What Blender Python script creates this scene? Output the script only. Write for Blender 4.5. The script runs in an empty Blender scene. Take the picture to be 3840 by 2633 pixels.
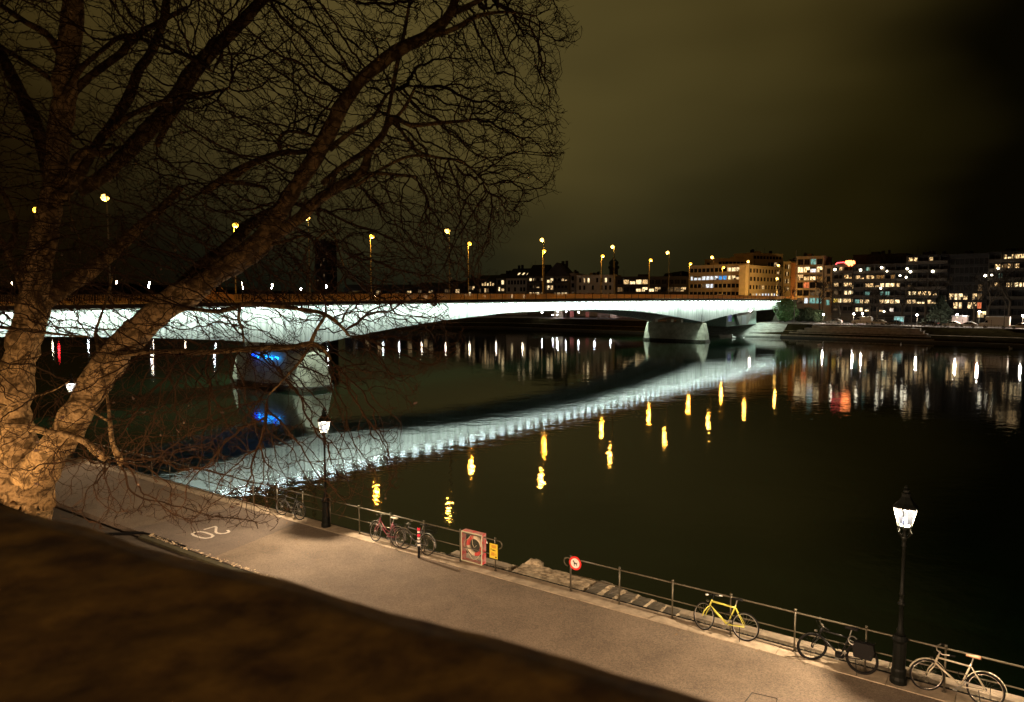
import bpy, math, random
from mathutils import Vector, Matrix, kdtree
import mathutils.noise as MN
random.seed(7)
C = bpy.context.scene.collection
R = math.radians
H = 8.5          # eye height over the promenade (z = 0)
WL = -3.5        # water level
F = 2700.0
PITCH = 4.4

# ------------------------------------------------------------- camera
cam = bpy.data.cameras.new('camera'); co = bpy.data.objects.new('camera', cam); C.objects.link(co)
bpy.context.scene.camera = co
co.location = (0, 0, H); co.rotation_euler = (R(90 - PITCH), 0, 0)
cam.sensor_width = 36; cam.lens = 36 * F / 3840; cam.clip_end = 4000; cam.clip_start = 0.05
cam.dof.use_dof = True; cam.dof.focus_distance = 24; cam.dof.aperture_fstop = 4.2

# ------------------------------------------------------------- render + world
sc = bpy.context.scene
sc.render.engine = 'CYCLES'
sc.cycles.use_denoising = True
try: sc.cycles.denoiser = 'OPENIMAGEDENOISE'
except Exception: pass
sc.cycles.max_bounces = 6; sc.cycles.transparent_max_bounces = 12
sc.cycles.sample_clamp_indirect = 6; sc.cycles.sample_clamp_direct = 0
sc.cycles.use_light_tree = True
sc.view_settings.view_transform = 'Standard'; sc.view_settings.look = 'None'
sc.view_settings.exposure = 0.0; sc.view_settings.gamma = 1.0
w = bpy.data.worlds.new('World'); sc.world = w; w.use_nodes = True
N = w.node_tree.nodes; L = w.node_tree.links
for n in list(N): N.remove(n)
def nd(t, **k):
    n = N.new(t)
    for a, b in k.items(): setattr(n, a, b)
    return n
out = nd('ShaderNodeOutputWorld'); bg = nd('ShaderNodeBackground'); L.new(bg.outputs[0], out.inputs[0])
tc = nd('ShaderNodeTexCoord'); nz = nd('ShaderNodeTexNoise'); nz.inputs['Scale'].default_value = 1.6; nz.inputs['Detail'].default_value = 3
mpg = nd('ShaderNodeMapping'); mpg.inputs['Scale'].default_value = (1, 1, 2.6)
L.new(tc.outputs['Generated'], mpg.inputs[0]); L.new(mpg.outputs[0], nz.inputs['Vector'])
def glow(direction, lo, hi, col):          # city light on low cloud, brightest round one direction
    d = Vector(direction).normalized()
    dot = nd('ShaderNodeVectorMath', operation='DOT_PRODUCT'); dot.inputs[1].default_value = d
    L.new(tc.outputs['Generated'], dot.inputs[0])
    ad = nd('ShaderNodeMath', operation='MULTIPLY_ADD'); L.new(nz.outputs[0], ad.inputs[0]); ad.inputs[1].default_value = 0.14
    L.new(dot.outputs['Value'], ad.inputs[2])
    mr = nd('ShaderNodeMapRange', interpolation_type='SMOOTHSTEP'); L.new(ad.outputs[0], mr.inputs[0])
    mr.inputs[1].default_value = lo + .07; mr.inputs[2].default_value = hi + .07
    mx = nd('ShaderNodeMix', data_type='RGBA'); L.new(mr.outputs[0], mx.inputs[0])
    mx.inputs[6].default_value = (0, 0, 0, 1); mx.inputs[7].default_value = (*col, 1)
    return mx.outputs[2]
def addc(a, b):
    m = nd('ShaderNodeMix', data_type='RGBA', blend_type='ADD'); m.inputs[0].default_value = 1
    L.new(a, m.inputs[6]); L.new(b, m.inputs[7]); return m.outputs[2]
g1 = glow((-0.08, .80, .60), .78, 1.0, (.078, .055, .014))
g2 = glow((-0.66, .62, .54), .74, 1.0, (.010, .0050, .0012))
g3 = glow((-0.08, .98, .16), .88, 1.0, (.0045, .0062, .0040))
g4 = glow((0.26, .95, .09), .955, 1.0, (.011, .008, .0016))
base = nd('ShaderNodeRGB'); base.outputs[0].default_value = (.0020, .0015, .0003, 1)
ttot = addc(addc(addc(addc(g1, g2), g3), g4), base.outputs[0])
L.new(ttot, bg.inputs[0]); bg.inputs[1].default_value = 1.0

# ------------------------------------------------------------- pixel -> world helpers (reading distances off the photo)
cp, sp_ = math.cos(R(PITCH)), math.sin(R(PITCH))
def ray(x, y):
    u = (x - 1920) / F; v = (y - 1316.5) / F
    return Vector((u, cp - v * sp_, -sp_ - v * cp))
def G(x, y, z=0.0):
    d = ray(x, y); return Vector((0, 0, H)) + d * ((z - H) / d.z)
def D(x, y, Y):
    d = ray(x, y); return Vector((0, 0, H)) + d * (Y / d.y)
RA = G(762, 1844); RB = G(2976, 2443)
E = (RB - RA).normalized(); NI = Vector((E.y, -E.x, 0))            # along the railing (towards upstream) / inland
def Q(q, n, z=0.0): return RA + E * q + NI * n + Vector((0, 0, z))
RZ = math.atan2(E.y, E.x)

# ------------------------------------------------------------- materials
MAT = {}
def mat(name, col, rough=.6, metal=0.0, noise=0.0, scale=5.0, bump=0.0, emit=None, estr=0.0, col2=None, stretch=(1, 1, 1), spec=None, contrast=(.35, .65)):
    if name in MAT: return MAT[name]
    m = bpy.data.materials.new(name); m.use_nodes = True; nt = m.node_tree; b = nt.nodes['Principled BSDF']
    b.inputs['Base Color'].default_value = (*col, 1); b.inputs['Roughness'].default_value = rough; b.inputs['Metallic'].default_value = metal
    if spec is not None: b.inputs['Specular IOR Level'].default_value = spec
    if noise or bump or col2:
        t = nt.nodes.new('ShaderNodeTexCoord'); mp = nt.nodes.new('ShaderNodeMapping'); mp.inputs['Scale'].default_value = stretch
        nt.links.new(t.outputs['Object'], mp.inputs[0])
        n = nt.nodes.new('ShaderNodeTexNoise'); n.inputs['Scale'].default_value = scale; n.inputs['Detail'].default_value = 6; n.inputs['Roughness'].default_value = .6
        nt.links.new(mp.outputs[0], n.inputs['Vector'])
        cr = nt.nodes.new('ShaderNodeValToRGB'); cr.color_ramp.elements[0].position = contrast[0]; cr.color_ramp.elements[1].position = contrast[1]
        c2 = col2 or tuple(c * (1 - noise) for c in col)
        cr.color_ramp.elements[0].color = (*c2, 1); cr.color_ramp.elements[1].color = (*col, 1)
        nt.links.new(n.outputs[0], cr.inputs[0]); nt.links.new(cr.outputs[0], b.inputs['Base Color'])
        if bump:
            bp = nt.nodes.new('ShaderNodeBump'); bp.inputs['Strength'].default_value = 1; bp.inputs['Distance'].default_value = bump
            nt.links.new(n.outputs[0], bp.inputs['Height']); nt.links.new(bp.outputs[0], b.inputs['Normal'])
    if emit:
        b.inputs['Emission Color'].default_value = (*emit, 1); b.inputs['Emission Strength'].default_value = estr
    MAT[name] = m; return m

def asphalt(name, c1, c2):
    m = bpy.data.materials.new(name); m.use_nodes = True; nt = m.node_tree; b = nt.nodes['Principled BSDF']
    t = nt.nodes.new('ShaderNodeTexCoord')
    a = nt.nodes.new('ShaderNodeTexNoise'); a.inputs['Scale'].default_value = 28; a.inputs['Detail'].default_value = 4; a.inputs['Roughness'].default_value = .8
    g = nt.nodes.new('ShaderNodeTexNoise'); g.inputs['Scale'].default_value = .8; g.inputs['Detail'].default_value = 8; g.inputs['Roughness'].default_value = .7
    for x in (a, g): nt.links.new(t.outputs['Object'], x.inputs['Vector'])
    r1 = nt.nodes.new('ShaderNodeValToRGB'); r1.color_ramp.elements[0].position = .36; r1.color_ramp.elements[1].position = .66
    r1.color_ramp.elements[0].color = (*c1, 1); r1.color_ramp.elements[1].color = (*c2, 1)
    r2 = nt.nodes.new('ShaderNodeValToRGB'); r2.color_ramp.elements[0].position = .3; r2.color_ramp.elements[1].position = .7
    r2.color_ramp.elements[0].color = (.66, .65, .64, 1); r2.color_ramp.elements[1].color = (1.1, 1.08, 1.05, 1)
    mx = nt.nodes.new('ShaderNodeMix'); mx.data_type = 'RGBA'; mx.blend_type = 'MULTIPLY'; mx.inputs[0].default_value = 1
    nt.links.new(a.outputs[0], r1.inputs[0]); nt.links.new(g.outputs[0], r2.inputs[0])
    nt.links.new(r1.outputs[0], mx.inputs[6]); nt.links.new(r2.outputs[0], mx.inputs[7]); nt.links.new(mx.outputs[2], b.inputs['Base Color'])
    bp = nt.nodes.new('ShaderNodeBump'); bp.inputs['Distance'].default_value = .006; nt.links.new(a.outputs[0], bp.inputs['Height']); nt.links.new(bp.outputs[0], b.inputs['Normal'])
    b.inputs['Roughness'].default_value = .85; MAT[name] = m; return m

def bark(name, light, dark, scale, thr=.5):
    m = bpy.data.materials.new(name); m.use_nodes = True; nt = m.node_tree; b = nt.nodes['Principled BSDF']
    t = nt.nodes.new('ShaderNodeTexCoord')
    a = nt.nodes.new('ShaderNodeTexNoise'); a.inputs['Scale'].default_value = scale; a.inputs['Detail'].default_value = 3; a.inputs['Distortion'].default_value = .8
    c = nt.nodes.new('ShaderNodeTexNoise'); c.inputs['Scale'].default_value = scale * 3.1; c.inputs['Detail'].default_value = 5
    for x in (a, c): nt.links.new(t.outputs['Object'], x.inputs['Vector'])
    r = nt.nodes.new('ShaderNodeValToRGB'); el = r.color_ramp.elements
    el[0].position = thr - .07; el[0].color = (*dark, 1); el[1].position = thr + .1; el[1].color = (*light, 1)
    e2 = el.new(thr - .01); e2.color = (*[(p * .6 + q * .4) for p, q in zip(dark, light)], 1)
    e3 = el.new(thr + .015); e3.color = (*[(p * .25 + q * .75) for p, q in zip(dark, light)], 1)
    nt.links.new(a.outputs[0], r.inputs[0])
    r2 = nt.nodes.new('ShaderNodeValToRGB'); r2.color_ramp.elements[0].color = (.62, .58, .5, 1); r2.color_ramp.elements[1].color = (1.15, 1.15, 1.15, 1)
    r2.color_ramp.elements[0].position = .3; r2.color_ramp.elements[1].position = .65
    nt.links.new(c.outputs[0], r2.inputs[0])
    mx = nt.nodes.new('ShaderNodeMix'); mx.data_type = 'RGBA'; mx.blend_type = 'MULTIPLY'; mx.inputs[0].default_value = 1
    nt.links.new(r.outputs[0], mx.inputs[6]); nt.links.new(r2.outputs[0], mx.inputs[7]); nt.links.new(mx.outputs[2], b.inputs['Base Color'])
    bp = nt.nodes.new('ShaderNodeBump'); bp.inputs['Distance'].default_value = .03; nt.links.new(a.outputs[0], bp.inputs['Height']); nt.links.new(bp.outputs[0], b.inputs['Normal'])
    b.inputs['Roughness'].default_value = .9; b.inputs['Specular IOR Level'].default_value = .12; MAT[name] = m; return m

def water_mat():
    m = bpy.data.materials.new('river_water'); m.use_nodes = True; nt = m.node_tree; b = nt.nodes['Principled BSDF']
    b.inputs['Base Color'].default_value = (.003, .0115, .0045, 1); b.inputs['Roughness'].default_value = .03
    b.inputs['IOR'].default_value = 1.68
    t = nt.nodes.new('ShaderNodeTexCoord')
    hs = None
    for sc_, st, amp, rot in ((1.3, (1, 1, 1), .0080, 0), (.22, (1, 1.6, 1), .016, 30), (4.6, (1, 1, 1), .0017, 0)):
        mp = nt.nodes.new('ShaderNodeMapping'); mp.inputs['Scale'].default_value = st; mp.inputs['Rotation'].default_value = (0, 0, R(rot))
        nt.links.new(t.outputs['Object'], mp.inputs[0])
        n = nt.nodes.new('ShaderNodeTexNoise'); n.inputs['Scale'].default_value = sc_; n.inputs['Detail'].default_value = 2; nt.links.new(mp.outputs[0], n.inputs['Vector'])
        k = nt.nodes.new('ShaderNodeMath'); k.operation = 'MULTIPLY'; k.inputs[1].default_value = amp; nt.links.new(n.outputs[0], k.inputs[0])
        if hs is None: hs = k.outputs[0]
        else:
            ad = nt.nodes.new('ShaderNodeMath'); ad.operation = 'ADD'; nt.links.new(hs, ad.inputs[0]); nt.links.new(k.outputs[0], ad.inputs[1]); hs = ad.outputs[0]
    bp = nt.nodes.new('ShaderNodeBump'); bp.inputs['Distance'].default_value = 1.0; bp.inputs['Strength'].default_value = 1
    nt.links.new(hs, bp.inputs['Height']); nt.links.new(bp.outputs[0], b.inputs['Normal']); MAT['water'] = m; return m

def glass_lit(name, col, s, vary=.75, scale=2.2, contrast=(.38, .62)):   # a lit room seen through glass: curtains, furniture, lamps
    m = bpy.data.materials.new(name); m.use_nodes = True; nt = m.node_tree; b = nt.nodes['Principled BSDF']
    b.inputs['Base Color'].default_value = (.02, .02, .02, 1); b.inputs['Roughness'].default_value = .15
    t = nt.nodes.new('ShaderNodeTexCoord'); oi = nt.nodes.new('ShaderNodeObjectInfo')
    va = nt.nodes.new('ShaderNodeVectorMath'); va.operation = 'ADD'; mp = nt.nodes.new('ShaderNodeMapping'); mp.inputs['Scale'].default_value = (1.6, 1, .55)
    ml = nt.nodes.new('ShaderNodeMath'); ml.operation = 'MULTIPLY'; ml.inputs[1].default_value = 97; nt.links.new(oi.outputs['Random'], ml.inputs[0])
    nt.links.new(t.outputs['Object'], mp.inputs[0]); nt.links.new(mp.outputs[0], va.inputs[0]); nt.links.new(ml.outputs[0], va.inputs[1])
    n = nt.nodes.new('ShaderNodeTexNoise'); n.inputs['Scale'].default_value = scale; n.inputs['Detail'].default_value = 3; nt.links.new(va.outputs[0], n.inputs['Vector'])
    cr = nt.nodes.new('ShaderNodeValToRGB'); cr.color_ramp.elements[0].position = contrast[0]; cr.color_ramp.elements[1].position = contrast[1]
    dk = tuple(c * (1 - vary) * k for c, k in zip(col, (1, .8, .6)))
    cr.color_ramp.elements[0].color = (*dk, 1); cr.color_ramp.elements[1].color = (*col, 1)
    nt.links.new(n.outputs[0], cr.inputs[0]); nt.links.new(cr.outputs[0], b.inputs['Emission Color']); b.inputs['Emission Strength'].default_value = s
    MAT[name] = m; return m

ASPH = asphalt('asphalt', (.105, .084, .062), (.27, .22, .165))
ASPH2 = asphalt('asphalt_patch', (.085, .070, .058), (.19, .158, .132))
STONE = mat('kerb_stone', (.44, .37, .27), .8, noise=.45, scale=3, bump=.01)
OLDSTONE = mat('weathered_stone', (.50, .42, .29), .9, col2=(.12, .09, .05), scale=5, bump=.05)
TREAD = mat('worn_tread', (.13, .115, .085), .85, noise=.4, scale=6, bump=.01)
COBBLE = mat('cobble', (.28, .235, .16), .85, noise=.5, scale=9, bump=.01)
JOINT = mat('joint_dirt', (.035, .03, .015), .95, noise=.5, scale=9)
QUAY = mat('quay_wall', (.10, .09, .07), .9, noise=.6, scale=1.2, bump=.03)
CONC = mat('concrete', (.56, .58, .56), .8, col2=(.27, .30, .28), scale=.7, stretch=(4, 4, .22), bump=.01, contrast=(.35, .56))
PIERC = mat('pier_concrete', (.62, .62, .50), .85, col2=(.36, .36, .26), scale=.8, bump=.02)
PIERW = mat('pier_wet', (.06, .055, .03), .6, noise=.6, scale=2)
IRON = mat('rail_paint', (.11, .098, .07), .38, metal=.5, noise=.3, scale=12)
DARKI = mat('black_cast_iron', (.004, .005, .004), .5, spec=.12)
BLACK = mat('black_rubber', (.005, .005, .005), .65, spec=.15)
STEEL = mat('steel', (.62, .60, .56), .25, metal=1.0)
ALU = mat('grey_metal', (.30, .30, .29), .4, metal=.8)
WHITE = mat('white_paint', (.78, .76, .72), .5)
RED = mat('red_paint', (.62, .02, .02), .4)
YEL = mat('yellow_paint', (.60, .58, .10), .35)
CORN = mat('cornice_dark', (.028, .018, .012), .8, noise=.4, scale=2)
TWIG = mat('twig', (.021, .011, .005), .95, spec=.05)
FARBARK = mat('far_bark', (.014, .010, .006), .9, spec=.1)
FOL = mat('hedge_leaf', (.018, .034, .009), .8)

# casting joints and drip stains on the girder side (local x runs along the bridge)
nt = CONC.node_tree; bs = nt.nodes['Principled BSDF']; src = bs.inputs['Base Color'].links[0].from_socket
tcj = nt.nodes.new('ShaderNodeTexCoord'); sj = nt.nodes.new('ShaderNodeSeparateXYZ'); nt.links.new(tcj.outputs['Object'], sj.inputs[0])
dv = nt.nodes.new('ShaderNodeMath'); dv.operation = 'DIVIDE'; dv.inputs[1].default_value = 4.8; nt.links.new(sj.outputs[0], dv.inputs[0])
fr_ = nt.nodes.new('ShaderNodeMath'); fr_.operation = 'FRACT'; nt.links.new(dv.outputs[0], fr_.inputs[0])
lt = nt.nodes.new('ShaderNodeMath'); lt.operation = 'LESS_THAN'; lt.inputs[1].default_value = .03; nt.links.new(fr_.outputs[0], lt.inputs[0])
sn = nt.nodes.new('ShaderNodeTexNoise'); sn.inputs['Scale'].default_value = .09; sn.inputs['Detail'].default_value = 5; nt.links.new(tcj.outputs['Object'], sn.inputs['Vector'])
sr = nt.nodes.new('ShaderNodeMapRange'); sr.inputs[1].default_value = .35; sr.inputs[2].default_value = .65; sr.inputs[3].default_value = .62; sr.inputs[4].default_value = 1.0; nt.links.new(sn.outputs[0], sr.inputs[0])
js = nt.nodes.new('ShaderNodeMath'); js.operation = 'MULTIPLY_ADD'; js.inputs[1].default_value = -.35; nt.links.new(lt.outputs[0], js.inputs[0]); nt.links.new(sr.outputs[0], js.inputs[2])
vm = nt.nodes.new('ShaderNodeVectorMath'); vm.operation = 'SCALE'; nt.links.new(src, vm.inputs[0]); nt.links.new(js.outputs[0], vm.inputs['Scale']); nt.links.new(vm.outputs[0], bs.inputs['Base Color'])

# ------------------------------------------------------------- mesh builder
class MB:
    def __init__(s): s.v = []; s.f = []; s.m = []; s.cur = 0
    def add(s, vs, fs, m=None):
        o = len(s.v); s.v += [tuple(v) for v in vs]; s.f += [tuple(i + o for i in f) for f in fs]; s.m += [s.cur if m is None else m] * len(fs)
    def obox(s, o, a, b, c, m=None):
        o, a, b, c = Vector(o), Vector(a), Vector(b), Vector(c)
        P = [o, o + a, o + a + b, o + b, o + c, o + a + c, o + a + b + c, o + b + c]
        fs = [(0, 3, 2, 1), (4, 5, 6, 7), (0, 1, 5, 4), (1, 2, 6, 5), (2, 3, 7, 6), (3, 0, 4, 7)]
        if a.cross(b).dot(c) < 0: fs = [f[::-1] for f in fs]
        s.add(P, fs, m)
    def box(s, x0, x1, y0, y1, z0, z1, m=None): s.obox((x0, y0, z0), (x1 - x0, 0, 0), (0, y1 - y0, 0), (0, 0, z1 - z0), m)
    def tube(s, pts, rad, n=6, m=None, cap=True, wob=0):
        pts = [Vector(p) for p in pts]
        if not hasattr(rad, '__len__'): rad = [rad] * len(pts)
        vs = []; fs = []; up = None
        for i, p in enumerate(pts):
            t = (pts[min(i + 1, len(pts) - 1)] - pts[max(i - 1, 0)])
            t = t.normalized() if t.length > 1e-9 else Vector((0, 0, 1))
            if up is None:
                up = Vector((0, 0, 1)) if abs(t.z) < .9 else Vector((1, 0, 0))
            a = (up - t * up.dot(t))
            if a.length < 1e-6: a = t.orthogonal()
            a.normalize(); up = a; b = t.cross(a)
            for k in range(n):
                an = 2 * math.pi * k / n
                dr = (a * math.cos(an) + b * math.sin(an)); rr0 = rad[i]
                if wob: rr0 *= 1 + wob * MN.noise(p * 1.1 + dr * .9) + wob * .5 * MN.noise(p * 3.1 + dr * rad[i] * 5)
                vs.append(p + dr * rr0)
        for i in range(len(pts) - 1):
            for k in range(n):
                k2 = (k + 1) % n; fs.append((i * n + k, i * n + k2, (i + 1) * n + k2, (i + 1) * n + k))
        if cap: fs.append(tuple(range(n))[::-1]); fs.append(tuple((len(pts) - 1) * n + k for k in range(n)))
        s.add(vs, fs, m)
    def lathe(s, prof, n=12, c=(0, 0, 0), m=None, ph=0.0, cap=True):
        c = Vector(c); vs = []; fs = []
        for r, z in prof:
            for k in range(n):
                a = 2 * math.pi * k / n + ph; vs.append(c + Vector((r * math.cos(a), r * math.sin(a), z)))
        for i in range(len(prof) - 1):
            for k in range(n):
                k2 = (k + 1) % n; fs.append((i * n + k, i * n + k2, (i + 1) * n + k2, (i + 1) * n + k))
        if cap: fs.append(tuple(range(n))[::-1]); fs.append(tuple((len(prof) - 1) * n + k for k in range(n)))
        s.add(vs, fs, m)
    def prism(s, poly, ext, m=None):
        poly = [Vector(p) for p in poly]; ext = Vector(ext); n = len(poly)
        nm = Vector((0, 0, 0))
        for i in range(n): nm += poly[i].cross(poly[(i + 1) % n])
        if nm.dot(ext) < 0: poly = poly[::-1]
        fs = [tuple(range(n))[::-1], tuple(range(n, 2 * n))] + [(i, (i + 1) % n, (i + 1) % n + n, i + n) for i in range(n)]
        s.add(poly + [p + ext for p in poly], fs, m)
    def torus(s, c, ax, ay, R0, r, n=28, k=6, m=None, a0=0, a1=2 * math.pi, cap=False):
        c, ax, ay = Vector(c), Vector(ax).normalized(), Vector(ay).normalized(); az = ax.cross(ay); full = abs(a1 - a0 - 2 * math.pi) < 1e-6
        N_ = n if full else n + 1; vs = []; fs = []
        for i in range(N_):
            a = a0 + (a1 - a0) * i / n; d = ax * math.cos(a) + ay * math.sin(a)
            for j in range(k):
                b = 2 * math.pi * j / k; vs.append(c + d * (R0 + r * math.cos(b)) + az * (r * math.sin(b)))
        for i in range(n):
            i2 = (i + 1) % N_
            for j in range(k):
                j2 = (j + 1) % k; fs.append((i * k + j, i2 * k + j, i2 * k + j2, i * k + j2))
        s.add(vs, fs, m)
    def sphere(s, c, r, m=None, n=8, sz=1.0):
        s.lathe([(r * math.sin(math.pi * i / n) + 1e-4, -r * sz * math.cos(math.pi * i / n)) for i in range(n + 1)], n + 2, c, m)
    def mesh(s, name, mats, smooth=False):
        me = bpy.data.meshes.new(name); me.from_pydata(s.v, [], s.f)
        for x in (mats if isinstance(mats, (list, tuple)) else [mats]): me.materials.append(x)
        me.polygons.foreach_set('material_index', s.m)
        if smooth: me.polygons.foreach_set('use_smooth', [True] * len(s.f))
        me.update(); return me
MX = {}
def tag(o, label=None, cat=None, group=None, kind=None):
    if label: o['label'] = label
    if cat: o['category'] = cat
    if group: o['group'] = group
    if kind: o['kind'] = kind
    return o
def thing(name, label, cat, loc=(0, 0, 0), rz=0.0, group=None, rot=None):
    o = bpy.data.objects.new(name, None); C.objects.link(o); o.location = loc; o.rotation_euler = rot or (0, 0, rz); o.empty_display_size = .3
    MX[o.name] = Matrix.Translation(Vector(loc)) @ o.rotation_euler.to_matrix().to_4x4()
    return tag(o, label, cat, group)
def build(mb, name, mats, parent=None, world=False, smooth=False, label=None):
    if world and parent is not None:
        inv = MX[parent.name].inverted(); mb.v = [tuple(inv @ Vector(v)) for v in mb.v]
    o = bpy.data.objects.new(name, mb.mesh(name, mats, smooth)); C.objects.link(o)
    if parent is not None: o.parent = parent
    if label: o['label'] = label
    MX[o.name] = Matrix.Identity(4) if parent is None else MX[parent.name]
    return o
def link_mesh(name, me, parent, loc=(0, 0, 0), rot=(0, 0, 0), scale=(1, 1, 1)):
    o = bpy.data.objects.new(name, me); C.objects.link(o); o.parent = parent; o.location = loc; o.rotation_euler = rot; o.scale = scale; return o
def kids(o): return [c for c in C.objects if c.parent == o]
def copy_thing(root, loc, rot, label, scale=None):
    r = root.copy(); C.objects.link(r); r.location = loc; r.rotation_euler = rot
    if scale: r.scale = scale
    r['label'] = label
    for ch in CH[root.name]:
        c = ch.copy(); C.objects.link(c); c.parent = r
        for g in CH.get(ch.name, []):
            d = g.copy(); C.objects.link(d); d.parent = c
    return r
CH = {}
def reg(root):
    for o in C.objects:
        if o.parent is not None: CH.setdefault(o.parent.name, [])
    CH[root.name] = kids(root)
    for c in CH[root.name]:
        k = kids(c)
        if k: CH[c.name] = k
    return root
def point_light(name, loc, power, col, radius, parent=None):
    l = bpy.data.lights.new(name, 'POINT'); l.energy = power; l.color = col; l.shadow_soft_size = radius
    o = bpy.data.objects.new(name, l); C.objects.link(o); o.location = loc
    if parent is not None: o.parent = parent
    return o

# ============================================================= SETTING
def sheet(name, pts, m, label=None):
    mb = MB(); mb.add(pts, [tuple(range(len(pts)))]); o = build(mb, name, m); o['kind'] = 'structure'; return o
# river: one sheet at water level
sheet('river_water', [(-700, -60, WL), (700, -60, WL), (700, 900, WL), (-700, 900, WL)], water_mat())
sheet('river_bed_ground', [(-2500, -600, WL - 3), (2500, -600, WL - 3), (2500, 3500, WL - 3), (-2500, 3500, WL - 3)], mat('river_bed', (.02, .025, .015), .9))
# promenade slab: from kerb inland
mb = MB(); P = [Q(-70, .40), Q(60, .40), Q(60, 4.35), Q(-70, 4.35)]
mb.prism([p + Vector((0, 0, -3.6)) for p in P], (0, 0, 3.585)); o = build(mb, 'promenade_path', ASPH, world=False); o['kind'] = 'structure'
mb = MB(); a = [G(545, 1862), G(452, 2002), G(806, 2092), G(1062, 1932), G(800, 1872)]
a = [Vector((p.x, p.y, -.011)) for p in [Q(3.1, .42), Q(6.9, .42), Q(7.5, 4.33), Q(2.4, 4.33)]]
mb.add(a, [(0, 3, 2, 1)]); o = build(mb, 'promenade_patch_path', ASPH2); o['kind'] = 'structure'
# kerb stones on the river edge, inner drain and upper ground
mb = MB(); q = -70.0
while q < 60:
    l = random.uniform(.95, 1.35); mb.obox(Q(q + .006, -.16, -.5), E * (l - .012), NI * .55, Vector((0, 0, .5 + random.uniform(-.004, .004)))); q += l
o = build(mb, 'kerb_pavement', STONE); o['kind'] = 'structure'
mb = MB(); mb.obox(Q(-70, -.14, -4.5), E * 130, NI * .5, Vector((0, 0, 3.9))); o = build(mb, 'quay_wall_face', QUAY); tag(o, 'dark stone quay wall under the promenade kerb', 'quay wall')
mb = MB(); mb.prism([Q(-70, 4.72, -3.6), Q(60, 4.72, -3.6), Q(60, 20, -3.6), Q(-70, 20, -3.6)], (0, 0, 3.56)); o = build(mb, 'upper_bank_ground', mat('bank_soil', (.06, .045, .028), .95, noise=.5, scale=2, bump=.03)); o['kind'] = 'structure'
# low inner coping with a leaf filled drain in front of it
t = thing('drain_edge', 'low stone coping and dark leaf filled drain along the inner side of the promenade', 'kerb', Q(3, 4.5))
mb = MB(); mb.obox(Q(3.6, 4.52, -.2), E * 40, NI * .2, Vector((0, 0, .245))); build(mb, 'coping', mat('coping_moss', (.045, .04, .014), .9, noise=.5, scale=4, bump=.02), t, True)
mb = MB(); mb.obox(Q(3.3, 4.36, -.3), E * 40.3, NI * .155, Vector((0, 0, .27))); build(mb, 'channel', BLACK, t, True)
mb = MB(); mb.tube([Q(3.35, 4.40, .03), Q(4.1, 4.36, .05), Q(6, 4.37, .05)], .035, 5); mb.tube([Q(3.35, 4.40, .03), Q(3.0, 4.7, .02), Q(2.2, 5.3, .0)], .05, 5); build(mb, 'pipe', BLACK, t, True)
mb = MB()
for i in range(200):
    qq = 3.9 + (random.random() ** 2) * 8; p = Q(qq, random.uniform(4.33, 4.50), random.uniform(.03, .09)); s_ = random.uniform(.03, .07)
    a = Vector((random.uniform(-1, 1), random.uniform(-1, 1), random.uniform(-.3, .3))).normalized() * s_; b = a.cross(Vector((random.uniform(-.3, .3), random.uniform(-.3, .3), 1))).normalized() * s_
    mb.add([p - a, p - b * .6, p + a, p + b * .6], [(0, 1, 2, 3)])
o = build(mb, 'fallen_leaves', mat('dry_leaf', (.62, .50, .33), .8, noise=.4, scale=9)); o['kind'] = 'stuff'

mb = MB()
for i in range(420):
    qq = random.uniform(-6, 30); nn = random.choice([random.uniform(.42, 4.3), random.uniform(.40, .8)]); 
    if qq > 12 and random.random() < .6: continue
    p = Q(qq, nn, random.uniform(.0, .012)); s_ = random.uniform(.018, .045)
    a = Vector((random.uniform(-1, 1), random.uniform(-1, 1), random.uniform(-.15, .15))).normalized() * s_; b = Vector((-a.y, a.x, random.uniform(-.01, .01))) * random.uniform(.5, .9)
    mb.add([p - a, p - b, p + a * .9, p + b], [(0, 1, 2, 3)])
o = build(mb, 'scattered_leaves', mat('pale_leaf', (.24, .16, .08), .8, noise=.6, scale=9)); o['kind'] = 'stuff'
# berm of cobbles with a ledge outside the railing
BZ = -.40; BW = 1.45
mb = MB(); mb.obox(Q(12.9, -.165, -4.2), E * 50, NI * -(BW - .165), Vector((0, 0, 4.2 + BZ - .03))); o = build(mb, 'river_berm_ground', JOINT); o['kind'] = 'structure'
mb = MB(); q = 13.0
while q < 46:
    l = random.uniform(.7, 1.2); mb.obox(Q(q, -BW + .3, BZ - .02), E * (l - .015), NI * -.33, Vector((0, 0, .07 + random.uniform(-.01, .01)))); q += l
o = build(mb, 'ledge_pavement', STONE); o['kind'] = 'structure'
mb = MB()
for iq in range(int(32 / .13)):
    for k in range(7):
        q0 = 13.2 + iq * .13 + (.06 if k % 2 else 0) + random.uniform(-.01, .01); n0 = -.2 - k * .135
        if 15.8 < q0 < 21.9: continue
        wv = random.uniform(.095, .118); c = Q(q0, n0, 0); z1 = BZ + random.uniform(-.004, .018)
        e, ni = E * wv, NI * -random.uniform(.1, .125); b0 = Q(q0, n0, BZ - .04)
        top = [b0 + e * .12 + ni * .12, b0 + e * .88 + ni * .12, b0 + e * .88 + ni * .88, b0 + e * .12 + ni * .88]
        mb.add([b0, b0 + e, b0 + e + ni, b0 + ni] + [Vector((p.x, p.y, z1)) for p in top], [(0, 1, 5, 4), (1, 2, 6, 5), (2, 3, 7, 6), (3, 0, 4, 7), (4, 5, 6, 7)])
o = build(mb, 'cobbles_ground', COBBLE); o['kind'] = 'stuff'

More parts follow.
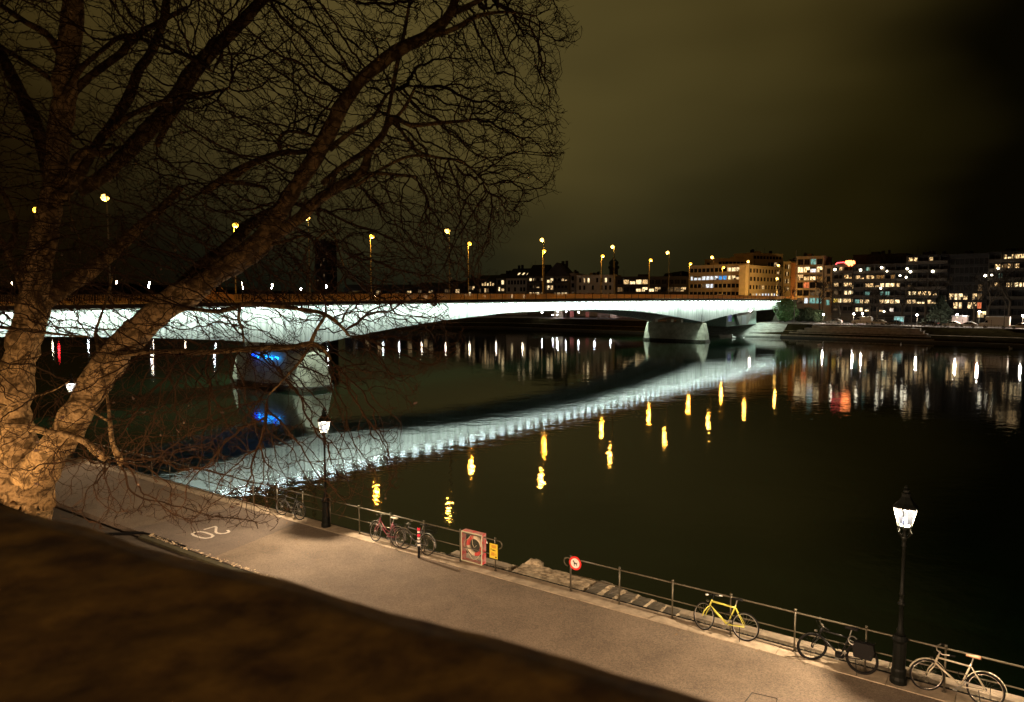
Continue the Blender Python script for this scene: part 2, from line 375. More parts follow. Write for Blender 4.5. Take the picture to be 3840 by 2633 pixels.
def rough_block(mb, q0, q1, n0, n1, z0, z1, amp=.03, nx=6, ny=8, rnd=.08, m=0, mt=None):
    # a worn stone: gridded top that rounds off at its rim
    vs = []; fs = []
    for i in range(nx + 1):
        for j in range(ny + 1):
            a, b = i / nx, j / ny; ed = min(a * (q1 - q0), (1 - a) * (q1 - q0), b * abs(n1 - n0), (1 - b) * abs(n1 - n0))
            dz = -rnd * max(0, 1 - ed / .12) ** 2
            rim = 0 < i < nx and 0 < j < ny
            p = Q(q0 + (q1 - q0) * a + (random.uniform(-amp, amp) * .6), n0 + (n1 - n0) * b + random.uniform(-amp, amp) * .6, z1 + dz + random.uniform(-amp, amp) * .5)
            vs.append(p)
    k = len(vs); W_ = ny + 1
    for i in range(nx):
        for j in range(ny):
            fs.append((i * W_ + j, (i + 1) * W_ + j, (i + 1) * W_ + j + 1, i * W_ + j + 1))
    rimi = [i * W_ for i in range(nx + 1)] + [nx * W_ + j for j in range(1, ny + 1)] + [i * W_ + ny for i in range(nx - 1, -1, -1)] + [j for j in range(ny - 1, 0, -1)]
    top = len(rimi)
    for r_ in rimi: v = vs[r_]; vs.append(Vector((v.x, v.y, z0)))
    for a in range(top):
        b = (a + 1) % top; fs.append((rimi[a], k + a, k + b, rimi[b]))
    # orient faces so the top looks up
    if (vs[fs[0][1]] - vs[fs[0][0]]).cross(vs[fs[0][2]] - vs[fs[0][0]]).z < 0: fs = [f[::-1] for f in fs]
    mb.add(vs, fs, m)
    if mt is not None:
        nf = len(fs)
        for idx in range(nx * ny):
            j = idx % ny
            if 0 < j < ny - 1 and 0 < idx // ny < nx - 1: mb.m[len(mb.m) - nf + idx] = mt
t = thing('river_steps', 'worn stone landing and steps going down beside the gap in the railing', 'steps', Q(18, -.8))
mb = MB(); rough_block(mb, 15.9, 18.62, -.18, -1.46, -1.2, -.10, .035, 22, 12, .10); build(mb, 'landing', OLDSTONE, t, True)
for a_ in ((15.98, 16.5, -1.28, -1.62, -1.2, .02, .04, 5, 5, .12), (15.7, 16.0, -1.35, -1.6, -1.2, -.2, .04, 4, 4, .12), (12.85, 13.5, -.2, -.75, -1.0, -.18, .05, 6, 6, .2), (15.45, 15.72, -.9, -1.4, -1.0, -.24, .04, 4, 4, .1)):
    mb = MB(); rough_block(mb, *a_); build(mb, 'rim_stone', OLDSTONE, t, True, smooth=True)
for k in range(8):
    q0 = 18.62 + k * .43; z1 = -.075 - k * .052; mb = MB()
    rough_block(mb, q0, q0 + .55, -.18, -1.44 + random.uniform(-.05, .05), -1.2, z1 + (.03 if k == 0 else 0), .036, 7, 10, .09, 0, 1)
    build(mb, 'step', [OLDSTONE, TREAD], t, True)

# ============================================================= RAILINGS
def railing(label, q0, q1, posts, hooks):
    t = thing('railing', label, 'railing', Q(q0, 0), RZ, 'iron railings on the river edge')
    for z, r_ in ((.96, .023), (.49, .018)):
        mb = MB(); pts = [Q(q0, -.02, z)] + [Q(q0 + (q1 - q0) * k / 12, -.02, z + random.uniform(-.004, .004)) for k in range(1, 12)] + [Q(q1, -.02, z)]
        mb.tube(pts, r_, 8)
        if z > .9:
            for s_, qe in hooks:
                mb.tube([Q(qe, -.02, z)] + [Q(qe + s_ * (.12 + .12 * math.sin(a)), -.02, z - .12 + .12 * math.cos(a)) for a in [x * .45 for x in range(0, 8)]], r_ * .9, 8)
        build(mb, 'rail', IRON, t, True, True)
    for qp in posts:
        mb = MB(); mb.tube([Q(qp, 0, -.05), Q(qp, 0, 1.02)], .021, 8); mb.tube([Q(qp, 0, 1.0), Q(qp, 0, 1.05)], .032, 8); mb.tube([Q(qp, 0, 0), Q(qp, 0, .02)], .045, 8)
        build(mb, 'post', IRON, t, True, True)
    return t
S = 1.543
railing('long grey two bar railing from behind the tree to the yellow poster', -30, 15.75, [14.36 - S * k for k in range(0, 29)] + [15.75], [(1, 15.75)])
railing('grey two bar railing running upstream from the round no dogs sign', 18.45, 46, [18.45 + S * k for k in range(0, 18)], [(-1, 18.45)])
mb = MB(); mb.tube([Q(-30, -.15, .028), Q(46, -.15, .028)], .016, 6); tag(build(mb, 'ground_pipe', DARKI), 'thin dark pipe lying along the outer edge of the kerb stones', 'pipe')

# ============================================================= LANTERNS
PANE = bpy.data.materials.new('lantern_pane'); PANE.use_nodes = True; nt = PANE.node_tree
for n in list(nt.nodes): nt.nodes.remove(n)
o_ = nt.nodes.new('ShaderNodeOutputMaterial'); tr = nt.nodes.new('ShaderNodeBsdfTransparent'); em = nt.nodes.new('ShaderNodeEmission'); ms = nt.nodes.new('ShaderNodeMixShader'); gl = nt.nodes.new('ShaderNodeBsdfGlossy'); ms2 = nt.nodes.new('ShaderNodeMixShader')
tcn = nt.nodes.new('ShaderNodeTexCoord'); sx = nt.nodes.new('ShaderNodeSeparateXYZ'); mr = nt.nodes.new('ShaderNodeMapRange')
nt.links.new(tcn.outputs['Object'], sx.inputs[0]); nt.links.new(sx.outputs[2], mr.inputs[0]); mr.inputs[1].default_value = 3.58; mr.inputs[2].default_value = 3.80; mr.inputs[3].default_value = .14; mr.inputs[4].default_value = .62
em.inputs[0].default_value = (1, .93, .86, 1); em.inputs[1].default_value = 1.3
nt.links.new(mr.outputs[0], ms.inputs[0]); nt.links.new(tr.outputs[0], ms.inputs[1]); nt.links.new(em.outputs[0], ms.inputs[2])
gl.inputs['Roughness'].default_value = .05; ms2.inputs[0].default_value = .06; nt.links.new(ms.outputs[0], ms2.inputs[1]); nt.links.new(gl.outputs[0], ms2.inputs[2]); nt.links.new(ms2.outputs[0], o_.inputs[0])
MANTLE = mat('lamp_mantle', (.9, .9, .9), .4, emit=(1, .9, .75), estr=25)
BLUEG = mat('lamp_gear', (.25, .35, .75), .3, emit=(.25, .4, 1), estr=.5)
LANT = mat('lantern_white', (.75, .72, .66), .4)
def lantern(qp, label, power, n=.12):
    t = thing('street_lamp', label, 'street lamp', Q(qp, n), RZ + .2, 'cast iron lanterns along the promenade')
    mb = MB(); mb.lathe([(.175, 0), (.175, .10), (.15, .16), (.15, .30), (.135, .34), (.13, .92), (.15, .95), (.165, .99), (.14, 1.03), (.115, 1.08)], 12); build(mb, 'base', DARKI, t)
    mb = MB(); mb.lathe([(.10, 1.07), (.068, 1.16), (.08, 1.2), (.05, 1.27), (.045, 1.75), (.075, 1.77), (.078, 1.80), (.048, 1.83), (.044, 1.98), (.064, 2.0), (.04, 2.04), (.033, 3.05), (.06, 3.08), (.036, 3.12), (.05, 3.22), (.075, 3.26), (.045, 3.30), (.03, 3.42), (.10, 3.50)], 12); build(mb, 'pole', DARKI, t, smooth=True)
    mb = MB()
    for k in range(4):
        a = k * math.pi / 2 + .78; ca, sa = math.cos(a), math.sin(a)
        mb.tube([(ca * r_, sa * r_, z) for r_, z in ((.04, 3.27), (.10, 3.30), (.15, 3.36), (.165, 3.43), (.14, 3.47), (.12, 3.44))], .012, 5)
        mb.torus((ca * .16, sa * .16, 3.40), (ca, sa, 0), (0, 0, 1), .028, .009, 10, 4)
    build(mb, 'bracket', DARKI, t)
    n6 = 6; r0, r1, z0, z1 = .150, .240, 3.53, 3.92
    mb = MB(); mb.lathe([(.08, 3.485), (.125, 3.50), (.125, 3.525), (.08, 3.53)], 6, ph=.26); mb.m = [0] * len(mb.m)
    for k in range(n6):
        a = k * math.pi / 3 + .26; ca, sa = math.cos(a), math.sin(a); mb.tube([(ca * r0, sa * r0, z0), (ca * r1, sa * r1, z1)], .009, 4)
    mb.lathe([(r1 + .005, 3.925), (r1 + .025, 3.935), (r1 + .025, 3.955), (r1, 3.965)], 6, ph=.26)
    build(mb, 'lantern_frame', DARKI, t)
    mb = MB(); mb.lathe([(.11, 3.528), (.11, 3.536)], 6, ph=.26); build(mb, 'lantern_floor', LANT, t)
    mb = MB()
    for k in range(n6):
        a, b = k * math.pi / 3 + .26, (k + 1) * math.pi / 3 + .26
        mb.add([(math.cos(a) * r0, math.sin(a) * r0, z0), (math.cos(b) * r0, math.sin(b) * r0, z0), (math.cos(b) * r1, math.sin(b) * r1, z1), (math.cos(a) * r1, math.sin(a) * r1, z1)], [(0, 1, 2, 3)])
    build(mb, 'glass', PANE, t)
    mb = MB(); mb.lathe([(.262, 3.95), (.245, 3.98), (.18, 4.04), (.135, 4.11), (.095, 4.17), (.08, 4.22)], 6, ph=.26); mb.lathe([(.09, 4.22), (.095, 4.25), (.06, 4.27), (.055, 4.31), (.075, 4.33), (.03, 4.36), (.035, 4.39), (.008, 4.43)], 10)
    build(mb, 'roof', DARKI, t)
    mb = MB(); mb.lathe([(.11, 3.90), (.15, 3.945)], 12); build(mb, 'lamp_disc', MANTLE, t)
    mb = MB(); mb.lathe([(.035, 3.537), (.05, 3.60), (.045, 3.68), (.02, 3.70)], 8); build(mb, 'lamp_gear', BLUEG, t)
    point_light('lantern_light', (0, 0, 3.76), power, (1, .72, .46), .045, t)
    return t
lantern(26.85, 'tall black lantern with a bright white glass standing before the black bicycle and pale bicycle', 4800)
lantern(8.09, 'black lantern standing left of the two bicycles and the bollard', 4300)
lantern(-11.6, 'lantern glowing behind the trunk of the big plane tree', 1000)
lantern(45.6, 'lantern further upstream beyond the pale bicycle', 2600)

# ============================================================= BICYCLES
def bicycle(label, q, frame_m, steer=0.0, n=.22, lean=9, style='city', saddle_m=None, guard=None, basket=False, bag=False, fat=.018, rim_m=None, yaw=0.0, rack=False, step=False, hb_m=None, group='bicycles leaning on the promenade railing', r=.345):
    rz = RZ + math.pi + R(yaw)
    t = thing('bicycle', label, 'bicycle', Q(q, n, .0), 0, group, rot=(R(lean), 0, rz))
    wb = 1.06; fx, rx = wb * .53, -wb * .47; z = r
    head_b = Vector((fx - .14, 0, .64)); head_t = Vector((fx - .19, 0, .80 if not step else .84)); axf = Vector((fx, 0, z)); axr = Vector((rx, 0, z)); bb = Vector((rx + .44, 0, .29)); st_t = Vector((rx + .27, 0, .80)); sad = Vector((rx + .235, 0, .95))
    sax = (head_t - head_b).normalized(); Ms = Matrix.Translation(head_b) @ Matrix.Rotation(R(steer), 4, sax) @ Matrix.Translation(-head_b)
    def S_(p): return Ms @ Vector(p)
    rim_m = rim_m or ALU
    fm = MB(); fm.tube([head_b, head_t], .022, 8)
    if step:
        fm.tube([head_b + Vector((.0, 0, .03)), Vector((.12, 0, .42)), bb], .018, 8); fm.tube([head_t - Vector((0, 0, .06)), Vector((.08, 0, .50)), bb + Vector((-.05, 0, .16))], .014, 8)
    else:
        fm.tube([head_b, bb], .021 if style != 'yellow' else .028, 8); fm.tube([head_t - Vector((0, 0, .04)), st_t - Vector((-.01, 0, .06))], .018 if style != 'yellow' else .024, 8)
    fm.tube([bb, st_t], .017, 8)
    for s_ in (-1, 1):
        fm.tube([bb + Vector((0, s_ * .03, 0)), axr + Vector((0, s_ * .06, 0))], .011, 6); fm.tube([st_t + Vector((0, s_ * .02, -.06)), axr + Vector((0, s_ * .06, 0))], .009, 6)
    build(fm, 'frame', frame_m, t, smooth=True)
    fk = MB()
    for s_ in (-1, 1): fk.tube([S_(head_b + Vector((0, 0, -.01))), S_(head_b + Vector((.02, s_ * .05, -.04))), S_(axf + Vector((-.03, s_ * .052, .12))), S_(axf + Vector((0, s_ * .052, 0)))], .012 if style != 'yellow' else .015, 6)
    build(fk, 'fork', frame_m, t, smooth=True)
    for ax, steered in ((axf, 1), (axr, 0)):
        X = (S_(Vector((1, 0, 0)) + head_b) - S_(head_b)) if steered else Vector((1, 0, 0)); c = S_(ax) if steered else ax; Z = (S_(Vector((0, 0, 1)) + head_b) - S_(head_b)) if steered else Vector((0, 0, 1))
        mt_ = MB(); mt_.torus(c, X, Z, r - fat, fat, 36, 6); wo = build(mt_, 'wheel', BLACK, t, smooth=True)
        rm = MB(); rm.torus(c, X, Z, r - fat * 2 - .006, .010, 36, 5); Yd = X.cross(Z)
        rm.tube([c - Yd * .04, c + Yd * .04], .022, 8)
        for k in range(18):
            a = 2 * math.pi * k / 18; d = X * math.cos(a) + Z * math.sin(a); d2 = X * math.cos(a + .25) + Z * math.sin(a + .25)
            rm.tube([c + Yd * (.03 if k % 2 else -.03) + d * .02, c + d2 * (r - .045)], .0022, 3)
        build(rm, 'rim', rim_m, wo, smooth=True)
        if guard:
            gm = MB(); a0, a1 = (R(20), R(165)) if steered else (R(-5), R(170))
            prof = []
            for k in range(15):
                a = a0 + (a1 - a0) * k / 14; d = X * math.cos(a) * (1 if not steered else 1) + Z * math.sin(a)
                if not steered: d = -X * math.cos(a) + Z * math.sin(a)
                prof.append(c + d * (r + .022))
            for k in range(14):
                p, p2 = prof[k], prof[k + 1]; gm.add([p - Yd * .028, p + Yd * .028, p2 + Yd * .028, p2 - Yd * .028, p - Yd * .024 + (p - c) * .02, p + Yd * .024 + (p - c) * .02, p2 + Yd * .024 + (p2 - c) * .02, p2 - Yd * .024 + (p2 - c) * .02], [(0, 1, 2, 3), (7, 6, 5, 4), (0, 4, 5, 1), (2, 6, 7, 3), (1, 5, 6, 2), (3, 7, 4, 0)])
            build(gm, 'mudguard', guard, t, smooth=True)
    hb = MB(); top = head_t + sax * .10; hm = hb_m or BLACK
    hb.tube([S_(head_t), S_(top), S_(top + Vector((.06, 0, .02)))], .014, 8)
    if style in ('city',):
        pts = [(-.20, -.27, .05), (-.10, -.27, .06), (.02, -.20, .03), (.06, 0, .02), (.02, .20, .03), (-.10, .27, .06), (-.20, .27, .05)]
    else:
        pts = [(-.02, -.31, .03), (.04, -.12, .02), (.06, 0, .02), (.04, .12, .02), (-.02, .31, .03)]
    hb.tube([S_(top + Vector(p)) for p in pts], .012, 8)
    ho = build(hb, 'handlebar', hm, t, smooth=True)
    gp = MB()
    for e0, e1 in ((pts[0], pts[1]), (pts[-1], pts[-2])):
        a, b = Vector(e0), Vector(e1); gp.tube([S_(top + a), S_(top + a + (b - a).normalized() * .11)], .018, 8); gp.tube([S_(top + b + Vector((.02, 0, -.01))), S_(top + a + (b - a) * .4 + Vector((.05, 0, -.03)))], .006, 5)
    build(gp, 'grip', WHITE if style == 'yellow' else BLACK, ho)
    cb = MB(); h0 = S_(top + Vector((.03, .18, .0))); h1 = S_(top + Vector((.03, -.18, .0)))
    cb.tube([h0, S_(top + Vector((.15, .10, .03))), S_(head_b + Vector((.09, .03, .06))), S_(axf + Vector((.01, .04, .25)))], .0035, 4)
    cb.tube([h1, S_(top + Vector((.14, -.08, .05))), head_t + Vector((.02, .03, -.03)), bb + Vector((.02, .03, .03)), axr + Vector((.05, .07, .02))], .0035, 4)
    lk_ = st_t.lerp(bb, .55); cb.torus(lk_ + Vector((.05, .05, 0)), (1, 0, .2), (0, .3, 1), .085, .009, 16, 5); build(cb, 'cable', BLACK, t)
    sm = MB(); sm.tube([st_t, sad], .013, 8)
    prof = [(-.13, .075, .035), (-.10, .085, .045), (-.02, .065, .04), (.06, .035, .03), (.14, .02, .02)]
    vs = []; fs = []
    for x, hw, th in prof:
        vs += [(sad.x + x, -hw, sad.z), (sad.x + x, -hw * .6, sad.z + th), (sad.x + x, hw * .6, sad.z + th), (sad.x + x, hw, sad.z), (sad.x + x, 0, sad.z - .02)]
    for i in range(4):
        for k in range(5): k2 = (k + 1) % 5; fs.append((i * 5 + k, (i + 1) * 5 + k, (i + 1) * 5 + k2, i * 5 + k2))
    fs += [(0, 1, 2, 3, 4), (24, 23, 22, 21, 20)]
    sm2 = MB(); sm2.add(vs, fs); build(sm, 'seat_post', ALU, t); build(sm2, 'saddle', saddle_m or BLACK, t, smooth=True)
    ck = MB(); ck.torus(bb + Vector((0, -.05, 0)), (1, 0, 0), (0, 0, 1), .085, .006, 20, 4); ck.tube([bb + Vector((0, -.08, 0)), bb + Vector((.10, -.09, -.14))], .009, 5); ck.tube([bb + Vector((0, .08, 0)), bb + Vector((-.10, .09, .14))], .009, 5); ck.tube([bb - Vector((0, .08, 0)), bb + Vector((0, .08, 0))], .018, 6)
    ck.box(bb.x + .06, bb.x + .14, -.17, -.09, bb.z - .155, bb.z - .135); ck.box(bb.x - .14, bb.x - .06, .09, .17, bb.z + .13, bb.z + .15)
    ck.tube([bb + Vector((0, -.05, .085)), axr + Vector((0, -.05, .035))], .004, 3); ck.tube([bb + Vector((0, -.05, -.085)), axr + Vector((0, -.05, -.035))], .004, 3); build(ck, 'crank', ALU, t)
    ks = MB(); ks.tube([axr + Vector((.12, .06, -.03)), axr + Vector((.06, .20, -r + .01))], .009, 5); build(ks, 'kickstand', BLACK, t)
    if rack or bag or basket:
        rk = MB()
        for s_ in (-1, 1):
            rk.tube([st_t + Vector((-.02, s_ * .03, -.05)), Vector((rx + .15, s_ * .06, r * 2 + .07)), Vector((rx - .26, s_ * .06, r * 2 + .07)), axr + Vector((0, s_ * .07, 0))], .007, 5)
        for k in range(4): rk.tube([(rx - .25 + k * .12, -.06, r * 2 + .07), (rx - .25 + k * .12, .06, r * 2 + .07)], .005, 4)
        build(rk, 'rack', BLACK, t)
    if basket:
        bk = MB(); x0, x1, z0, z1 = rx - .28, rx + .08, r * 2 + .09, r * 2 + .30
        for zz in (z0, z0 + .1, z1): bk.tube([(x0, -.13, zz), (x1, -.13, zz), (x1, .13, zz), (x0, .13, zz), (x0, -.13, zz)], .005, 4)
        for k in range(7):
            xx = x0 + (x1 - x0) * k / 6
            for yy in (-.13, .13): bk.tube([(xx, yy, z0), (xx, yy, z1)], .003, 3)
            bk.tube([(xx, -.13, z0), (xx, .13, z0)], .003, 3)
        for k in range(5):
            yy = -.13 + .26 * k / 4
            for xx in (x0, x1): bk.tube([(xx, yy, z0), (xx, yy, z1)], .003, 3)
        build(bk, 'basket', BLACK, t)
    if bag:
        bg_ = MB(); bg_.prism([(rx - .22, .08, .42), (rx + .14, .08, .42), (rx + .17, .08, .60), (rx + .15, .08, .76), (rx - .24, .08, .76), (rx - .27, .08, .6)], (0, .15, 0)); build(bg_, 'pannier_bag', BLACK, t)
        lk = MB(); lk.torus((rx + .2, .05, .72), (1, 0, 0), (0, 0, 1), .09, .014, 18, 5); lk.tube([(rx + .12, .1, .70), (rx + .26, .1, .73)], .012, 5); build(lk, 'lock', ALU, t)
        mo = MB(); mo.lathe([(.06, -.06), (.10, -.05), (.10, .05), (.06, .06)], 10, (bb.x + .02, 0, bb.z + .02)); build(mo, 'motor', BLACK, t)
    hl = MB(); hl.tube([S_(head_b + Vector((.05, 0, .1))), S_(head_b + Vector((.11, 0, .1)))], .028, 8); build(hl, 'headlight', STEEL, t)
    return t
bicycle('lime yellow bicycle with a flat handlebar leaning on the railing', 22.98, YEL, steer=-24, style='yellow', n=.15, lean=9, guard=None, rack=False, yaw=0)
bicycle('heavy black bicycle with a pannier bag just left of the tall lantern', 25.62, mat('black_gloss', (.006, .006, .007), .3, spec=.3), steer=30, style='flat', n=.22, lean=6, bag=True, rack=True, fat=.024, rim_m=BLACK, hb_m=STEEL)
bicycle('pale silver bicycle with a tan saddle and pale mudguards right of the tall lantern', 27.95, mat('cream_paint', (.55, .50, .40), .35, metal=.3), steer=22, style='city', n=.16, lean=8, guard=mat('pale_guard', (.62, .58, .48), .35), saddle_m=mat('tan_leather', (.36, .19, .11), .5), hb_m=mat('cream_bar', (.5, .45, .4), .4), rim_m=STEEL)
bicycle('purple step through bicycle with a white saddle, left one of the two by the bollard', 11.30, mat('purple_paint', (.28, .06, .10), .35), steer=-10, n=.24, lean=7, step=True, saddle_m=mat('cream_saddle', (.75, .72, .58), .5), rack=True, hb_m=STEEL, guard=ALU)
bicycle('dark bicycle with a rear basket leaning right behind the bollard', 12.62, mat('dark_paint', (.035, .035, .04), .35), steer=14, n=.24, lean=8, basket=True, hb_m=STEEL, guard=ALU, rim_m=STEEL)
bicycle('dark bicycle half hidden by hanging twigs left of the middle lantern', 6.15, mat('dark_paint', (.03, .03, .035), .35), steer=5, n=.2, lean=8, style='flat', hb_m=BLACK)

# ============================================================= BOLLARD, LIFEBUOY, SIGNS
t = thing('bollard', 'slim black bollard with red and white bands in front of the dark bicycle', 'bollard', Q(13.05, .52), RZ)
mb = MB(); mb.lathe([(.045, 0), (.045, .98), (.03, 1.0)], 12); build(mb, 'post', BLACK, t)
mb = MB()
for z in (.40, .62, .83, .52): mb.lathe([(.046, z), (.048, z + .005), (.048, z + .055), (.046, z + .06)], 12)
build(mb, 'white_band', WHITE, t)
mb = MB()
for z in (.71, .91): mb.lathe([(.046, z), (.049, z + .005), (.049, z + .075), (.046, z + .08)], 12)
build(mb, 'red_band', mat('reflex_red', (.8, .03, .08), .3), t)

qa, qb = 14.47, 15.28
t = thing('lifebuoy_cabinet', 'wire fronted lifebuoy box with red sides fixed to the railing', 'lifebuoy box', Q((qa + qb) / 2, .05), RZ)
# local frame: x along E, y away from promenade = -NI ... rotation RZ gives local y = (-E.y, E.x) = -NI
hw = (qb - qa) / 2; y0, y1, z0, z1 = -.02, .20, .10, 1.04
GRAF = mat('red_sheet_graffiti', (.72, .08, .10), .5, col2=(.62, .30, .28), scale=9, contrast=(.5, .56))
mb = MB(); mb.box(-hw, -hw + .012, y0, y1, z0, z1); mb.box(hw - .012, hw, y0, y1, z0, z1); mb.box(-hw, hw, y0, y1, z1, z1 + .012); mb.box(-hw, hw, y0, y1, z0 - .012, z0)
build(mb, 'casing', GRAF, t)
mb = MB(); fr = mat('pale_frame', (.50, .50, .36), .5)
for a, b in (((-hw, z0), (hw, z0)), ((hw, z0), (hw, z1)), ((hw, z1), (-hw, z1)), ((-hw, z1), (-hw, z0))): mb.tube([(a[0], y0 - .01, a[1]), (b[0], y0 - .01, b[1])], .018, 4)
build(mb, 'door_frame', fr, t)
mb = MB()
for k in range(1, 20): x = -hw + 2 * hw * k / 20; mb.tube([(x, y0 + .005, z0), (x, y0 + .005, z1)], .0022, 3, cap=False)
for k in range(1, 24): z = z0 + (z1 - z0) * k / 24; mb.tube([(-hw, y0 + .005, z), (hw, y0 + .005, z)], .0022, 3, cap=False)
build(mb, 'wire_mesh', ALU, t)
bz = thing('lifebuoy', 'red and cream lifebuoy with a looped rope inside the wire fronted box', 'lifebuoy', Q((qa + qb) / 2, -.02, .60), RZ)
CREAM = mat('cream_canvas', (.78, .70, .52), .7)
mb = MB()
for a0, a1, mi in ((95, 185, 0), (185, 275, 1), (275, 365, 0), (5, 95, 1)): mb.torus((.02, .06, 0), (1, 0, 0), (0, 0, 1), .27, .062, 10, 10, 0 if mi == 0 else 1, R(a0), R(a1))
build(mb, 'ring', [mat('buoy_red', (.68, .04, .03), .6), CREAM], bz, smooth=True)
mb = MB(); pts = []
for k in range(33):
    a = 2 * math.pi * k / 32; rr = .345 + .045 * math.cos(4 * a); pts.append((.02 + rr * math.cos(a), .0, rr * math.sin(a) - (.05 if math.sin(a) < -.5 else 0)))
mb.tube(pts, .009, 5, cap=False); mb.tube([(-.05, -.01, .32), (-.02, -.01, .05), (.04, -.01, -.04), (.10, -.01, .0), (.12, -.01, .05)], .008, 5); build(mb, 'rope', mat('rope', (.75, .66, .48), .8), bz)

t = thing('notice_board', 'small yellow notice on the railing right of the lifebuoy box', 'notice', Q(15.72, .03, .62), RZ)
mb = MB(); mb.box(-.15, .15, -.022, -.01, -.22, .24); build(mb, 'panel', mat('yellow_print', (.80, .62, .05), .5, noise=.25, scale=11), t)
mb = MB()
for z, x0, x1 in ((.06, -.12, -.07), (.035, -.04, .08), (.045, -.05, .03)): mb.box(x0, x1, -.026, -.0225, z - .010, z + .010)
mb.box(.07, .12, -.026, -.0225, -.19, -.15); build(mb, 'lettering', BLACK, t)
mb = MB(); mb.box(-.09, .03, -.026, -.0225, -.14, -.03); mb.box(-.08, .10, -.026, -.0225, .11, .20); mb.box(.05, .08, -.026, -.0225, -.12, -.06); build(mb, 'picture', mat('print_orange', (.55, .30, .03), .6), t)
t = thing('warning_tag', 'little white triangular tag hanging from the rail beside the yellow notice', 'tag', Q(15.42, .0, .86), RZ)
mb = MB(); mb.prism([(-.035, 0, -.06), (.035, 0, -.06), (0, 0, .02)], (0, .006, 0)); mb.tube([(0, 0, .02), (0, 0, .09)], .003, 3); build(mb, 'tag', WHITE, t)

t = thing('no_dogs_sign', 'round red and white sign with a black dog on the end post of the railing', 'sign', Q(18.62, .06, .88), RZ)
def disc(mb, r_, y, th=.004, n=32): mb.prism([(r_ * math.cos(2 * math.pi * k / n), y, r_ * math.sin(2 * math.pi * k / n)) for k in range(n)], (0, th, 0))
mb = MB(); disc(mb, .20, 0); build(mb, 'rim', mat('sign_red', (.75, .02, .02), .4), t)
mb = MB(); disc(mb, .143, -.004); build(mb, 'face', WHITE, t)
dog = [(-.075, .055), (-.06, .075), (-.045, .075), (-.03, .05), (-.02, .03), (.045, .012), (.062, .03), (.078, .04), (.066, .012), (.062, -.02), (.068, -.07), (.052, -.07), (.045, -.035), (.032, -.02), (-.012, -.02), (-.018, -.05), (-.014, -.075), (-.032, -.075), (-.036, -.02), (-.045, .02), (-.06, .04), (-.08, .04)]
mb = MB(); mb.prism([(x, -.008, z) for x, z in dog], (0, .003, 0)); build(mb, 'dog_symbol', BLACK, t)
mb = MB(); mb.tube([(-.17, .01, -.9), (-.17, .01, .1)], .012, 6); mb.box(-.18, 0, .004, .02, -.02, .02); build(mb, 'bracket', IRON, t)

# "20" painted on the path, to be read walking upstream
def stroke(mb, pts, wd, z0=.0):
    for a, b in zip(pts[:-1], pts[1:]):
        a, b = Vector(a), Vector(b); d = (b - a).normalized() * wd * .5; n_ = Vector((-d.y, d.x, 0)); mb.prism([a - d * .3 - n_, b + d * .3 - n_, b + d * .3 + n_, a - d * .3 + n_], (0, 0, .0025))
mb = MB()
def tq(u, v): return (u, v)      # u across (to reader's right = inland), v along travel
def digit(pts, wd, u0, v0, hu, hv):
    P = [Q(5.15 + v0 + v * hv, 2.7 + u0 + u * hu, -.008) for u, v in pts]
    for k, (a, b) in enumerate(zip(P[:-1], P[1:])):
        d = (b - a).normalized() * wd * .5; n_ = Vector((-d.y, d.x, 0)); zz = Vector((0, 0, .0008 * (k % 2)))
        mb.prism([a - d * .6 - n_ + zz, b + d * .6 - n_ + zz, b + d * .6 + n_ + zz, a - d * .6 + n_ + zz], (0, 0, .003))
digit([(0, .78), (.1, .93), (.3, 1.0), (.6, 1.0), (.85, .92), (.95, .76), (.85, .6), (.5, .38), (.1, .14), (0, 0), (.5, 0), (1, 0)], .09, -.25, -.45, .42, 1.0)
digit([(.5, 0), (.15, .08), (0, .3), (0, .7), (.15, .92), (.5, 1), (.85, .92), (1, .7), (1, .3), (.85, .08), (.5, 0)], .09, .35, -.45, .42, 1.0)
tag(build(mb, 'speed_marking', mat('road_paint', (.62, .58, .52), .7, noise=.35, scale=14)), 'white number 20 painted on the promenade asphalt', 'road marking')
# rectangular service cover outline near the lower edge
P = [G(2820, 2596), G(2915, 2618), G(2890, 2700), G(2770, 2660)]
mb = MB(); pts = [Vector((p.x, p.y, -.012)) for p in P]; mb.tube(pts + [pts[0]], .012, 4); tag(build(mb, 'service_cover', mat('tar_seam', (.02, .017, .012), .6)), 'dark seam of a square service cover in the asphalt at the bottom edge', 'cover')

